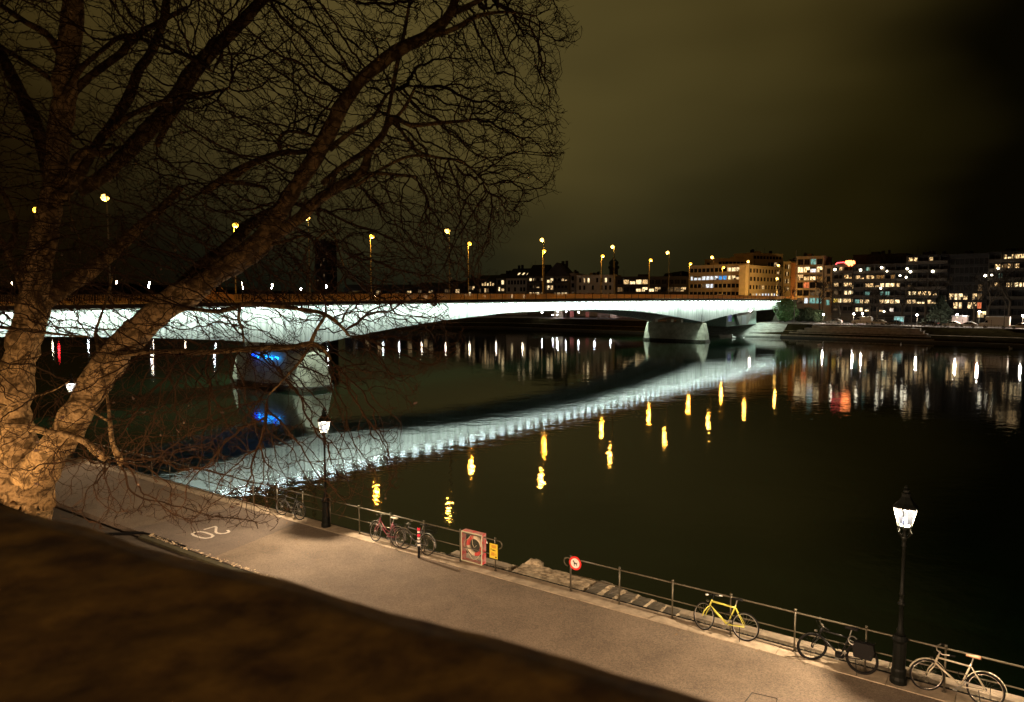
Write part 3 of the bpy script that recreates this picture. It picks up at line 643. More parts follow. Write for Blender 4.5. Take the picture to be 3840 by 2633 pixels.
# ============================================================= PARAPET next to the camera
def parapet():
    pts = [(-900, 1650), (-300, 1800), (0, 1886), (180, 1936), (330, 1968), (520, 2035), (700, 2085), (900, 2128), (1050, 2158), (1200, 2205), (1300, 2240), (1450, 2282), (1600, 2318), (1800, 2362), (2000, 2416), (2150, 2458), (2300, 2505), (2440, 2545), (2680, 2625), (3300, 2850), (4200, 3200)]
    zt = H - .36; edge = [G(x, y, zt) for x, y in pts]; mb = MB(); nx = 160; ny = 26; vs = []
    import mathutils.noise as mn
    cum = [0]
    for a, b in zip(edge[:-1], edge[1:]): cum.append(cum[-1] + (b - a).length)
    def at(s):
        for k in range(len(cum) - 1):
            if s <= cum[k + 1] or k == len(cum) - 2: return edge[k].lerp(edge[k + 1], (s - cum[k]) / max(1e-6, cum[k + 1] - cum[k]))
    inward = Vector((-.62, -.78, 0)).normalized()
    for i in range(nx + 1):
        p = at(cum[-1] * i / nx)
        for j in range(-2, ny + 1):
            if j < 0: pp = p + Vector((0, 0, -.06 if j == -1 else -1.4)) - inward * .004
            else:
                pp = p + inward * (.05 * j + (.0 if j else 0)); pp.z += (.010 * mn.noise(pp * 7) + .004 * mn.noise(pp * 30)) * min(1, j / 3) - (.004 if j == 0 else 0)
            if j <= 0: pp = pp + Vector((.004 * mn.noise(pp * 14), .004 * mn.noise(pp * 14 + Vector((5, 5, 5))), 0))
            vs.append(pp)
    W_ = ny + 3; fs = []
    for i in range(nx):
        for j in range(W_ - 1): fs.append((i * W_ + j, (i + 1) * W_ + j, (i + 1) * W_ + j + 1, i * W_ + j + 1))
    mb.add(vs, fs); o = build(mb, 'parapet_wall', mat('mossy_sandstone', (.30, .165, .03), .95, col2=(.045, .016, .003), scale=13, bump=.006, contrast=(.34, .80)), smooth=True)
    tag(o, 'dark mossy sandstone parapet close in front across the lower left', 'parapet')
parapet()
FILLP = (1500, 6000, 7600, 4200)  # power of the fill lamps added out of view below the parapet

# ============================================================= BRIDGE
NA = G(1190, 1462, WL); FA = G(2640, 1282, WL)                # foot of the near face at the two piers
BD = (FA - NA); SPAN = BD.length; BD.normalize(); BN = Vector((-BD.y, BD.x, 0))      # BN: towards the far side of the deck
if BN.y < 0: BN = -BN
def face_pt(px, py, off=0.0):                                     # pixel -> point on the near face plane
    d = ray(px, py); o = NA + BN * off; k = (o.x * BD.y - o.y * BD.x) / (d.x * BD.y - d.y * BD.x); p = Vector((0, 0, H)) + d * k
    return (p - NA).dot(BD), p.z
def BP(s, t, z): return Vector((NA.x, NA.y, 0)) + BD * s + BN * t + Vector((0, 0, z))
BRZ = math.atan2(BD.y, BD.x)
br = thing('road_bridge', 'long low concrete road bridge with floodlit pale side', 'bridge', BP(0, 0, WL), BRZ)
topz = [face_pt(x, y) for x, y in ((47, 1140), (250, 1137), (600, 1131), (1000, 1126), (1500, 1123), (2000, 1121), (2500, 1122), (2917, 1127))]
def interp(tab, s):
    if s <= tab[0][0]: return tab[0][1]
    for (a, za), (b, zb) in zip(tab[:-1], tab[1:]):
        if s <= b: return za + (zb - za) * (s - a) / (b - a)
    return tab[-1][1]
# one smooth crown for the deck
import statistics
zs = [z for s, z in topz]; ss = [s for s, z in topz]
zm = max(zs)
def cor(s):
    u = (s - 55) / 130.0; return 7.86 - .62 * u * u
bot = [face_pt(x, y) for x, y in ((47, 1262), (150, 1263), (350, 1264), (568, 1267), (760, 1273), (890, 1279), (1040, 1288), (1190, 1293), (1232, 1281), (1330, 1260), (1430, 1240), (1540, 1221), (1645, 1204), (1760, 1190), (1900, 1174), (2042, 1166), (2231, 1161), (2326, 1163), (2400, 1168), (2468, 1177), (2563, 1193), (2635, 1208), (2704, 1189), (2775, 1174), (2850, 1164), (2917, 1158))]
S0, S1 = bot[0][0] - 6, bot[-1][0]
GO = 0.0; BW_ = 15.5; N_S = 110
mb = MB(); vs = []; 
for i in range(N_S + 1):
    s = S0 + (S1 - S0) * i / N_S; zt = cor(s) - .50; zb = interp(bot, s)
    fl = .9
    vs += [BP(s, GO, zt), BP(s, GO + .0, zb), BP(s, GO + 1.4, zb + .02), BP(s, GO + 2.6, min(zb + 2.2, zt - .4)), BP(s, BW_ - 2.6, min(zb + 2.2, zt - .4)), BP(s, BW_ - 1.4, zb + .02), BP(s, BW_, zb), BP(s, BW_, zt)]
fs = []
for i in range(N_S):
    for k in range(8): k2 = (k + 1) % 8; fs.append((i * 8 + k, i * 8 + k2, (i + 1) * 8 + k2, (i + 1) * 8 + k))
fs = [f[::-1] for f in fs]; fs += [tuple(range(8)), tuple(N_S * 8 + k for k in range(8))[::-1]]
mb.add(vs, fs); build(mb, 'girder', CONC, br, True)
OV = 1.35
def along(mb, s0, s1, n, sec, m=None):                            # sweep a closed section (t, dz relative to cornice top)
    k = len(sec); vs = []
    for i in range(n + 1):
        s = s0 + (s1 - s0) * i / n; vs += [BP(s, t_, cor(s) + dz) for t_, dz in sec]
    fs = [(i * k + a, i * k + (a + 1) % k, (i + 1) * k + (a + 1) % k, (i + 1) * k + a) for i in range(n) for a in range(k)]
    fs += [tuple(range(k))[::-1], tuple(n * k + a for a in range(k))]; mb.add(vs, fs, m)
S2 = S1 + 16
mb = MB(); along(mb, S0, S2, 60, [(-OV, -.30), (-OV, 0), (.2, .03), (3.1, .03), (3.1, -.12), (BW_ - 3.1, -.12), (BW_ - 3.1, .03), (BW_ + OV, 0), (BW_ + OV, -.42), (BW_ + .3, -.5), (-.3, -.5)])
build(mb, 'deck', mat('deck_concrete', (.20, .16, .11), .9, noise=.3, scale=1), br, True)
mb = MB(); along(mb, S0, S2, 60, [(-OV - .03, -.34), (-OV - .03, .02), (-OV + .15, .03), (-OV + .12, -.34)]); build(mb, 'cornice', CORN, br, True)
# railing with flat balusters
RAILP = mat('bridge_rail_paint', (.75, .50, .20), .5)
for side, off in (('near', -OV + .10), ('far', BW_ + OV - .10)):
    mb = MB(); n_ = int((S2 - S0) / (.145 if side == 'near' else .5))
    for i in range(n_):
        s = S0 + (S2 - S0) * i / n_; z = cor(s) + .12; mb.obox(BP(s, off - .035, z), BD * .014, BN * .07, Vector((0, 0, .86)))
    along(mb, S0, S2, 60, [(off - .03, .10), (off - .03, .14), (off + .03, .14), (off + .03, .10)])
    build(mb, 'railing', RAILP, br, True)
    mb = MB(); along(mb, S0, S2, 60, [(off - .05, .98), (off - .05, 1.05), (off + .05, 1.05), (off + .05, .98)])
    n2 = int((S2 - S0) / 3.1)
    for i in range(n2):
        s = S0 + (S2 - S0) * i / n2; mb.obox(BP(s, off - .06, cor(s) + .02), BD * .09, BN * .12, Vector((0, 0, 1.0)))
    build(mb, 'handrail', CORN, br, True)
# piers
def pier(px_r, s_c, ztop):
    mb = MB(); L_ = BW_ + 1.2; hwid = 2.1; zt = ztop
    def ring(z, gl, gw): 
        l0, l1, w0 = -.2 - gl, L_ - .6 + gl, hwid + gw
        return [BP(s_c + a, b, z) for a, b in ((-w0 * .55, l0), (w0 * .55, l0), (w0, l0 + 1.3), (w0, l1 - 1.3), (w0 * .55, l1), (-w0 * .55, l1), (-w0, l1 - 1.3), (-w0, l0 + 1.3))]
    def skin(rings, m):
        vs = sum(rings, []); k = 8; fs = []
        for i in range(len(rings) - 1):
            for a in range(k): fs.append((i * k + a, i * k + (a + 1) % k, (i + 1) * k + (a + 1) % k, (i + 1) * k + a))
        fs.append(tuple((len(rings) - 1) * k + a for a in range(k))); mb.add(vs, fs, m)
    skin([ring(WL + .55, .62, .5), ring(WL + 2.0, .45, .35), ring(zt - .15, -.15, .0), ring(zt, -.45, -.2)], 0)
    skin([ring(WL - 1, .95, .8), ring(WL + .45, .8, .65), ring(WL + .58, .7, .55)], 1)
    return build(mb, 'pier', [PIERC, PIERW], br, True)
s_far = SPAN
_, zn = face_pt(1215, 1318); _, zf = face_pt(2650, 1211)
pier(0, 0.0, zn); pier(0, s_far, zf)
for sc0, zt in ((0.0, zn), (s_far, zf)):
    zb = interp(bot, sc0)
    for tt in (.3, 6.2, 9.0, BW_ - 1.8): mb = MB(); mb.obox(BP(sc0 - .7, tt, zt - .02), BD * 1.4, BN * 1.4, Vector((0, 0, max(.3, zb - zt + .5)))); build(mb, 'bearing', PIERC, br, True)
# abutment on the far bank: splayed concrete walls round a dark doorway
mb = MB(); sa = SPAN + 26
ABM = mat('abutment_paint', (.30, .42, .38), .8, noise=.25, scale=2)
zab = .05
mb.prism([BP(sa, .3, zab), BP(sa + 6.5, .3, zab), BP(sa + 12.5, .3, 5.2), BP(sa - 5.0, .3, 5.2)], BN * (BW_ - .6))
build(mb, 'abutment_leg', mat('abutment_conc', (.17, .17, .15), .85, noise=.3, scale=1.5), br, True)
mb = MB(); mb.obox(BP(sa - 8, 1.2, -.2), BD * 24, BN * (BW_ - 2), Vector((0, 0, 6.2))); build(mb, 'abutment', ABM, br, True)
mb = MB(); mb.obox(BP(sa + 1.4, .22, 0.1), BD * 3.6, BN * .1, Vector((0, 0, 2.6))); build(mb, 'door', mat('grey_door', (.14, .17, .18), .5), br, True)
mb = MB(); mb.obox(BP(sa - 6.9, 1.12, 1.2), BD * 2.6, BN * .06, Vector((0, 0, 2.3))); build(mb, 'window', glass_lit('blue_window', (.25, .35, .8), .35), br, True)
mb = MB(); mb.lathe([(.8, 0), (.8, .04)], 14, (0, 0, 0)); mb.v = [tuple(BP(sa - 3.1, 1.17, 1.7) + BD * v[0] + Vector((0, 0, v[1])) - BN * v[2]) for v in mb.v]; build(mb, 'green_mark', mat('green_spray', (.02, .55, .15), .6), br, True)
# approach embankment of the far end
mb = MB(); mb.obox(BP(S1 + .1, -.6, -.2), BD * 60, BN * (BW_ + 1.2), Vector((0, 0, cor(S1) - .55 + .2))); build(mb, 'approach_wall', mat('approach', (.14, .13, .09), .9, noise=.4, scale=1), br, True)
# floodlights under the overhang
LED = mat('led', (.9, .9, .9), .4, emit=(.74, .92, .94), estr=34)
LN = 92; me_l = None
mb = MB(); mb.box(-.55, .55, -.05, .05, -.03, .03, 0); mb.m = [0] * 6
hous = MB(); hous.box(-.6, .6, -.12, .10, .0, .10); 
a = MB(); a.box(-.6, .6, -.12, .10, .0, .10, 0); a.box(-.56, .56, -.10, .08, -.02, -.001, 1); me_l = a.mesh('floodlight', [CORN, LED])
for i in range(LN):
    s = S0 + 3 + (S1 + 11 - S0 - 3) * i / (LN - 1); o = bpy.data.objects.new('floodlight', me_l); C.objects.link(o); o.parent = br
    o.matrix_local = Matrix.Translation((MX[br.name].inverted() @ BP(s, -OV + .30, cor(s) - .60)))
# wall washers: long strip lamps inside those housings
for i in range(12):
    s0 = S0 + 2 + (S1 - S0 - 4) * i / 12; s1 = S0 + 2 + (S1 - S0 - 4) * (i + 1) / 12; s = (s0 + s1) / 2
    l = bpy.data.lights.new('floodlight_strip', 'AREA'); l.shape = 'RECTANGLE'; l.size = (s1 - s0); l.size_y = .12; l.energy = 84 * (s1 - s0) * (1.0 if i > 3 else .9); l.color = (.80, .98, .84)
    o = bpy.data.objects.new('floodlight_strip', l); C.objects.link(o); p = BP(s, -OV + .15, cor(s) - .655); 
    tgt = BP(s, .0, cor(s) - 4.9); zax = (p - tgt).normalized(); xax = BD; yax = zax.cross(xax).normalized(); xax = yax.cross(zax)
    mt_ = Matrix((xax, yax, zax)).transposed().to_4x4(); mt_.translation = p; o.parent = br; o.matrix_local = MX[br.name].inverted() @ mt_
for sc0 in (0.0, SPAN):
    l = bpy.data.lights.new('floodlight_strip', 'AREA'); l.shape = 'RECTANGLE'; l.size = 16; l.size_y = .12; l.energy = 5000; l.color = (.80, .98, .84)
    o = bpy.data.objects.new('floodlight_strip', l); C.objects.link(o); o.parent = br; o.matrix_local = Matrix.Translation(MX[br.name].inverted() @ BP(sc0, BW_ + 1.1, cor(sc0) - .7))
mb = MB(); s, z = face_pt(2344, 1145); r_ = 1.0
mb.prism([BP(s - .62, -.03, z), BP(s, -.03, z - 1.05), BP(s + .62, -.03, z), BP(s, -.03, z + 1.05)], -BN * .04); build(mb, 'navigation_sign', WHITE, br, True)
mb = MB()
for px, py0, py1 in ((2631, 1180, 1206), (2812, 1128, 1150)):
    s, za = face_pt(px, py0); s2, zb = face_pt(px, py1); mb.obox(BP(s, -.04, zb), BD * .16, -BN * .03, Vector((0, 0, za - zb)))
build(mb, 'gauge', BLACK, br, True)
mb = MB(); mb.sphere(BP(SPAN + 33, -.2, 4.1), .35); build(mb, 'underpass_lamp', mat('lamp_white', (.9, .9, .9), .4, emit=(1, .9, .8), estr=25), br, True)
# blue neon lettering on the near pier (unreadable squiggles in the photo)
NEON = mat('neon_blue', (.1, .2, .8), .4, emit=(.0, .06, 1.0), estr=7); NEON2 = mat('neon_cyan', (.1, .5, .9), .4, emit=(.01, .30, 1.0), estr=7)
zs_ = interp(bot, 0) - 1.75
mb = MB(); rr = random.Random(4); x = 5.2
while x < 9.6:
    ht = rr.uniform(.18, .42); c = BP(-2.32, x, zs_ + rr.uniform(-.05, .1)); m_ = rr.choice([0, 1, 1])
    mb.tube([c + BN * (.11 * math.cos(a_)) + Vector((0, 0, ht * math.sin(a_) * .5)) for a_ in [k * .7 for k in range(rr.randint(5, 9))]], .045, 5, m_); x += rr.uniform(.26, .46)
ne = thing('neon_sign', 'glowing blue neon lettering on the near bridge pier', 'neon sign', BP(-2.3, 7.2, zs_), BRZ)

# ============================================================= BRIDGE LAMPS
LAMPY = mat('sodium_lamp', (.9, .8, .5), .4, emit=(1.0, .46, .03), estr=8)
LAMPW = mat('pale_lamp', (.9, .9, .8), .4, emit=(1.0, .55, .10), estr=8)
POLE = mat('pole_paint', (.15, .14, .12), .6, noise=.2, scale=3, spec=.2)
def bridge_lamp_proto(label, lm, loc, rz, hgt):
    t = thing('bridge_lamp', label, 'street lamp', loc, rz, 'tall street lamps on the bridge')
    mb = MB(); mb.lathe([(.13, 0), (.13, .9), (.095, 1.0), (.055, hgt - .1), (.05, hgt)], 8); build(mb, 'pole', POLE, t, smooth=True)
    mb = MB(); mb.box(-.13, .13, -.12, .75, hgt - .02, hgt + .12); mb.tube([(0, 0, hgt - .15), (0, .25, hgt + .02)], .05, 6); build(mb, 'head', POLE, t)
    mb = MB(); mb.sphere((0, .40, hgt - .12), .40, None, 8, .8); build(mb, 'bulb', lm, t, smooth=True)
    return t
def lampcol(off, px, ytop):
    s, z = face_pt(px, ytop, off); return s, z
near = [(400, 735), (1157, 812), (1685, 862), (2040, 897), (2304, 923), (2510, 945), (2676, 963), (2811, 979), (2924, 994)]
farr = [(132, 785), (877, 842), (1389, 884), (1756, 912), (2035, 940), (2255, 959), (2435, 974), (2585, 988), (2709, 1002)]
pn = ['at the downstream end', 'hidden by the crown', 'left of the gabled house roofs', 'over the steep gabled house', 'in front of the domed church tower', 'before the low dark block', 'before the cream office windows', 'at the corner of the office block', 'at the far end of the near kerb']
pf = ['glowing among the fork of the tree', 'glowing above the leaning limb', 'shining through the middle twigs', 'at the right edge of the crown', 'just left of a taller one by the gables', 'over the flat roofed house', 'over the low dark block', 'at the left end of the office block', 'against the office windows']
pr = {}
for row, off, names, lm, kind in ((near, -OV + .35, pn, LAMPW, 'pale'), (farr, BW_ + OV - .35, pf, LAMPY, 'yellow')):
    for k, (px, py) in enumerate(row):
        s, z = lampcol(off, px, py); z0 = cor(s)
        lab = ('near' if kind == 'pale' else 'far') + ' row bridge lamp, ' + kind + ' light ' + names[k]
        rz = BRZ if off < 5 else BRZ + math.pi
        hgt = 10.6
        if kind not in pr: pr[kind] = reg(bridge_lamp_proto(lab, lm, BP(s, off, z0), rz, hgt)); t = pr[kind]; t.scale = (1, 1, (z - z0) / hgt)
        else: t = copy_thing(pr[kind], BP(s, off, z0), (0, 0, rz), lab, (1, 1, (z - z0) / hgt))
        if S0 < s < S2 + 20: point_light('bridge_light', BP(s, off + (.5 if off < 5 else -.5), z - .45), 1900 if kind == 'pale' else 3900, (1, .43, .05) if kind == 'pale' else (1, .38, .03), .28)

# ============================================================= FAR BANK
BK = [(-420, 330), (-87.1, 286.9), (-2, 265.7), (42.6, 229.8), (77.3, 206.3), (120.8, 169.5), (190, 112), (330, 0)]
BK = [Vector((x, y, 0)) for x, y in BK]
def bank_strip(name, sec, m, kind='structure'):
    vs = []; k = len(sec)
    for i, p in enumerate(BK):
        d = (BK[min(i + 1, len(BK) - 1)] - BK[max(0, i - 1)]).normalized(); n_ = Vector((-d.y, d.x, 0))
        if n_.y < 0: n_ = -n_
        vs += [p + n_ * o + Vector((0, 0, z)) for o, z in sec]
    mb = MB(); mb.add(vs, [(i * k + a, (i + 1) * k + a, (i + 1) * k + a + 1, i * k + a + 1) for i in range(len(BK) - 1) for a in range(k - 1)])
    o = build(mb, name, m); o['kind'] = kind; return o
LED_ST = mat('bank_ledge', (.24, .18, .10), .95, noise=.4, scale=.8, spec=.05)
GRASS = mat('bank_grass', (.030, .024, .010), 1.0, noise=.55, scale=.7, spec=.0)
bank_strip('river_wall_ground', [(0, WL - 1), (.0, WL + .5)], mat('wet_wall', (.035, .032, .02), .7, noise=.4, scale=1))
bank_strip('lower_quay_path', [(0, WL + .504), (1.3, WL + .52)], LED_ST)
bank_strip('bank_slope_ground', [(1.3, WL + .516), (1.5, WL + 1.0), (5.5, WL + 1.7)], GRASS)
bank_strip('middle_path', [(5.4, WL + 1.712), (7.2, WL + 1.73)], LED_ST)
bank_strip('bank_upper_ground', [(7.1, WL + 1.72), (12.5, 0)], GRASS)
bank_strip('far_promenade_path', [(12.5, .0), (12.52, .14), (18, .15)], mat('far_paving', (.20, .17, .14), .9, noise=.3, scale=.6))
bank_strip('far_street_road', [(18, .146), (2200, .1)], mat('far_asphalt', (.07, .06, .05), .9, noise=.3, scale=.4))
# stepped stone seats on the right bank and pale revetment under the bridge
t = thing('bank_steps', 'stone terraces stepping down to the water right of the bridge end', 'steps', G(3000, 1266, WL))
mb = MB()
for k in range(5):
    p0, p1 = G(2925, 1266, WL), G(3500, 1287, WL); d = (p1 - p0); n_ = Vector((-d.y, d.x, 0)).normalized()
    sh = n_ * (1.0 + k * 1.9); mb.obox(p0 + sh + d * (.04 * k) + Vector((0, 0, -.6)), d * (1 - .07 * k), n_ * 1.95, Vector((0, 0, 1.45 + .60 * k)))
build(mb, 'stone_step', mat('far_stone', (.27, .21, .14), .85, noise=.5, scale=.9), t, True)
t = thing('revetment', 'pale stone bank paving under the right end of the bridge', 'revetment', G(2800, 1262, WL))
mb = MB(); p0, p1 = G(2560, 1256, WL), G(2925, 1266, WL); d = p1 - p0; n_ = Vector((-d.y, d.x, 0)).normalized()
mb.prism([p0 - n_ * .1 + Vector((0, 0, -.5)), p0 - n_ * .1 + Vector((0, 0, .35)), p0 + n_ * 6 + Vector((0, 0, 1.9)), p0 + n_ * 6.2 + Vector((0, 0, 2.05)), p0 + n_ * 13.4 + Vector((0, 0, 3.62)), p0 + n_ * 13.4 + Vector((0, 0, -.5))], d); build(mb, 'stone_slope', mat('revet_stone', (.40, .42, .36), .85, noise=.45, scale=.8), t, True)

# ---- buildings
PANEM = {'w': glass_lit('room_warm', (1, .66, .30), 1.2, .93, 3.0, (.40, .56)), 'W': glass_lit('room_bright', (1, .78, .42), 2.3, .7), 'c': glass_lit('room_cool', (.80, .90, 1), 1.5, .5),
         'b': glass_lit('room_blue', (.10, .42, 1), 1.1, .4), 't': glass_lit('room_teal', (.30, .72, .62), .7, .8), 'd': glass_lit('room_dim', (.42, .27, .13), .30, .7),
         'y': glass_lit('room_yellow', (1, .72, .12), .8, .4), 'r': glass_lit('room_red', (1, .25, .10), .9, .5), 'm': glass_lit('room_mixed', (1, .66, .30), 1.8, .96, 3.0, (.47, .56)),
         '.': mat('dark_glass', (.006, .006, .006), .5, spec=.08)}
FRAME = mat('window_frame', (.03, .024, .018), .6)
WCACHE = {}
def window_mesh(wd, ht, k):
    var = random.choice([0, 0, 1, 2, 3]) if k in 'wWcdm' else 0
    key = (round(wd, 2), round(ht, 2), k, var)
    if key in WCACHE: return WCACHE[key]
    mb = MB(); f = .05
    mb.box(0, wd, .0, .04, 0, ht, 1)
    for x0, x1 in ((0, f), (wd - f, wd)) : mb.box(x0, x1, -.05, -.002, 0, ht, 0)
    mb.box(f, wd - f, -.05, -.002, 0, f, 0); mb.box(f, wd - f, -.05, -.002, ht - f, ht, 0)
    n_ = max(1, int(wd / .9))
    for i in range(1, n_): x = wd * i / n_; mb.box(x - .03, x + .03, -.052, -.004, f, ht - f, 0)
    if var == 1: mb.box(f, wd * .24, -.03, -.001, f, ht - f, 2); mb.box(wd * .80, wd - f, -.03, -.001, f, ht - f, 2)
    if var == 2: mb.box(f, wd - f, -.03, -.001, ht * .62, ht - f, 0)
    if var == 3: mb.box(wd * .45, wd - f, -.03, -.001, f, ht * .45, 0); mb.box(wd * .15, wd * .30, -.03, -.001, f, ht * .7, 2)
    WCACHE[key] = mb.mesh('window', [FRAME, PANEM[k], PANEM['d']]); return WCACHE[key]
def building(label, A, Bp, ytop, sh, rows, wall, name='apartment_block', cat='building', depth=12, wfrac=.6, wwid=.72, roofh=None, roofm=None, top=.9, balc=None, edge=.6, group='buildings on the far bank', z0=0.1, gable=False, extra=None):
    a = D(A[0], ytop, A[1]); b = D(Bp[0], ytop, Bp[1]); b.z = a.z; ztop = a.z
    ln = (Vector((b.x, b.y, 0)) - Vector((a.x, a.y, 0))).length; rz = math.atan2(b.y - a.y, b.x - a.x)
    t = thing(name, label, cat, (a.x, a.y, z0), rz, group); hz = ztop - z0
    mb = MB(); mb.box(0, ln, .32, depth, 0, hz)
    nf = len(rows); prev = hz; wins = []
    for r_, row in enumerate(rows):
        nb = len(row); wz1 = hz - top - r_ * sh; wz0 = wz1 - sh * wfrac
        if wz0 < .2: break
        mb.box(0, ln, 0, .318, wz1, prev); prev = wz0
        bw = (ln - 2 * edge) / nb; x = 0
        for i, ch in enumerate(row):
            x0 = edge + i * bw + bw * (1 - wwid) / 2; x1 = x0 + bw * wwid
            mb.box(x, x0, .003, .316, wz0, wz1); x = x1
            if ch == '#': mb.box(x0, x1, .003, .316, wz0, wz1)
            else: wins.append((x0, wz0, x1 - x0, wz1 - wz0, ch))
        mb.box(x, ln, .003, .316, wz0, wz1)
    mb.box(0, ln, 0, .318, 0, prev)
    build(mb, 'wall', wall, t)
    for x0, zz, w_, h_, ch in wins[:100]: link_mesh('window', window_mesh(w_, h_, ch), t, (x0, .2, zz))
    if roofh:
        mb = MB(); rm = roofm or mat('dark_roof', (.022, .017, .013), .9, noise=.3, scale=1)
        if gable: mb.prism([(-.3, -.5, hz), (ln + .3, -.5, hz), (ln / 2, -.5, hz + roofh)], (0, depth + 1, 0))
        else: mb.prism([(-.3, -.6, hz + .004), (-.3, depth + .6, hz + .004), (-.3, depth / 2, hz + roofh)], (ln + .6, 0, 0))
        rf = build(mb, 'roof', rm, t)
        if extra: extra(rf, ln, hz, depth, roofh)
    else:
        mb = MB(); mb.box(-.15, ln + .15, -.2, depth, hz + .003, hz + .35); mb.box(ln * .3, ln * .45, 3, 6, hz + .352, hz + 1.3); build(mb, 'roof', wall, t)
    cl = MB(); rc = random.Random(int(A[0]))
    for k in range(rc.randint(2, 5)):
        x = rc.uniform(.1, .9) * ln; y = rc.uniform(1, 4) if not roofh else depth * .5; b0 = hz + (.352 if not roofh else roofh * .55)
        if rc.random() < .5: cl.box(x, x + rc.uniform(.5, 1.2), y, y + .8, b0, b0 + rc.uniform(.8, 1.6) + (roofh or 0) * .45)
        else: cl.tube([(x, y, b0), (x, y, b0 + rc.uniform(1.5, 3.0) + (roofh or 0) * .4)], .05, 4)
    build(cl, 'chimney', WDK, t)
    if balc:
        for r_ in range(len(rows)):
            zf = hz - top - r_ * sh - sh * wfrac - .25
            if zf < .3: break
            for x0, x1 in balc:
                m2 = MB(); m2.box(x0 * ln, x1 * ln, -1.3, -.004, zf, zf + .18); m2.box(x0 * ln, x1 * ln, -1.34, -1.28, zf + .184, zf + .95)
                for k in range(int((x1 - x0) * ln / 3) + 1): xx = min(x0 * ln + 3.0 * k, x1 * ln - .1); m2.box(xx, xx + .09, -1.25, -.02, zf + .184, zf + sh * .97)
                build(m2, 'balcony', BALM, t)
    return t
BALM = mat('balcony_dark', (.035, .028, .02), .8)
W1 = mat('render_pale', (.34, .29, .21), .9, noise=.2, scale=.6); W2 = mat('render_beige', (.24, .20, .14), .9, noise=.2, scale=.6)
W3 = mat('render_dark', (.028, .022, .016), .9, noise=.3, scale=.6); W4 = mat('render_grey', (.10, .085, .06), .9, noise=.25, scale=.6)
OFF = mat('office_cream', (.62, .50, .32), .85, noise=.15, scale=.5); BRK = mat('brick_red', (.20, .085, .03), .9, noise=.3, scale=2)
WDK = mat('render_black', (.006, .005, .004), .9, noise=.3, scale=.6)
def skylights(rf, ln, hz, dp, rh):
    for k in range(3):
        m2 = MB(); x = ln * (.45 + .22 * k); y = dp * .12; z = hz + rh * (y + .6) / (dp / 2 + .6) + .15; m2.add([(x, y, z), (x + .8, y, z), (x + .8, y + 1.6, z + 1.6 * rh / (dp / 2 + .6)), (x, y + 1.6, z + 1.6 * rh / (dp / 2 + .6))], [(0, 1, 2, 3)]); build(m2, 'skylight', PANEM['W'], rf)
building('dim dark house with a few lit windows at the left end of the row', (1735, 330), (1800, 326), 1066, 2.8, ['.dw.', 'wW..', '..d.'], W3, 'house', 'house', roofh=3.0)
building('narrow dark house with a row of lit upper windows behind the twigs', (1790, 322), (1858, 318), 1050, 2.9, ['.wwWww', 'd.wd..', '..w.dd'], W3, 'house', 'house', roofh=2.2)
building('narrow house with a bright top window left of the pale long roofed one', (1860, 316), (1896, 314), 1044, 2.9, ['.W', 'Ww', 'd.'], W4, 'house', 'house', roofh=2.2)
building('pale house under a long dark roof with three small skylights', (1898, 314), (1976, 309), 1044, 3.0, ['......', '.#.#..', 'dW#..W'], W1, 'house', 'house', roofh=4.4, depth=14, extra=skylights)
building('house with bright balcony windows between the long roof and the gable', (1978, 306), (2042, 303), 1036, 2.95, ['WW.w', '.dw.', 'wWWw'], W4, 'house', 'house', roofh=5.0, depth=14, balc=[(.05, .95)])
building('tall gabled house with glowing skylights and large lit balcony windows', (2044, 300), (2134, 297), 1036, 2.95, ['WW..mm', 'Ww....', '..wWWW'], W4, 'house', 'house', roofh=5.6, depth=14, balc=[(.4, .98)], gable=True)
building('narrow dark house with a chimney right of the gable', (2136, 300), (2160, 299), 1028, 2.9, ['.', '.', 'd'], W2, 'house', 'house')
building('pale flat roofed house with three lit top windows', (2162, 296), (2302, 290), 1035, 3.0, ['.wW#..W.', '..#.#...', '.#..#.d.'], W1, 'house', 'house', wwid=.5)
building('long low dark block with white columns and two lit floors', (2308, 292), (2582, 284), 1041, 3.0, ['.wWWw......', 'd..WWWw.ddm', '......wwmw.'], W3, 'low_block', 'building', wwid=.85)
building('low dim house far behind the twigs of the crown', (1560, 345), (1730, 338), 1078, 2.8, ['d.w..d.w', '.w...d..'], W3, 'house', 'house', roofh=2.4)
building('dim row of roofs left of the crown behind the bridge', (1290, 352), (1550, 348), 1084, 2.8, ['.d...w..d.w', '...w......d'], W3, 'house', 'house', roofh=2.2)
# columns of the low block
# office: left wing, right wing, setback storey, penthouse
of = building('left wing of the cream office block with blue and white lit windows', (2584, 284), (2796, 264), 1000, 3.0, ['.........WWWW', 'cccccccbbWWww', '...dcc......m', '.............'], OFF, 'office_block', 'office', wwid=.86, edge=.3, depth=2.5, wfrac=.5)
building('right wing of the cream office block glowing orange', (2797, 263.6), (2936, 290), 996, 3.05, ['c....d....w.', 'c..........', '....dw......', 'd.wcwcccWcc.'], OFF, 'office_block', 'office', wwid=.62, edge=.3, depth=2.5, wfrac=.5)
building('set back top storey of the office block with a red lit window', (2700, 291), (2935, 302), 972, 3.0, ['...........m..w.'], OFF, 'roof_storey', 'building', wwid=.85, depth=10, z0=.1, top=.9)
building('penthouse slab on top of the office block', (2822, 295), (2936, 304), 951, 2.6, ['.........'], OFF, 'penthouse', 'building', wwid=.9, depth=10, z0=14, top=.8, wfrac=.5)
building('narrow yellowish house right of the office block', (2938, 292), (2966, 290), 984, 2.9, ['..w', '.w.', 'w.w', '.dw'], OFF, 'house', 'house')
building('tall brick side wall lit orange beside the balconies', (2967, 262), (2988, 258), 990, 2.9, ['#'], BRK, 'brick_house', 'house')
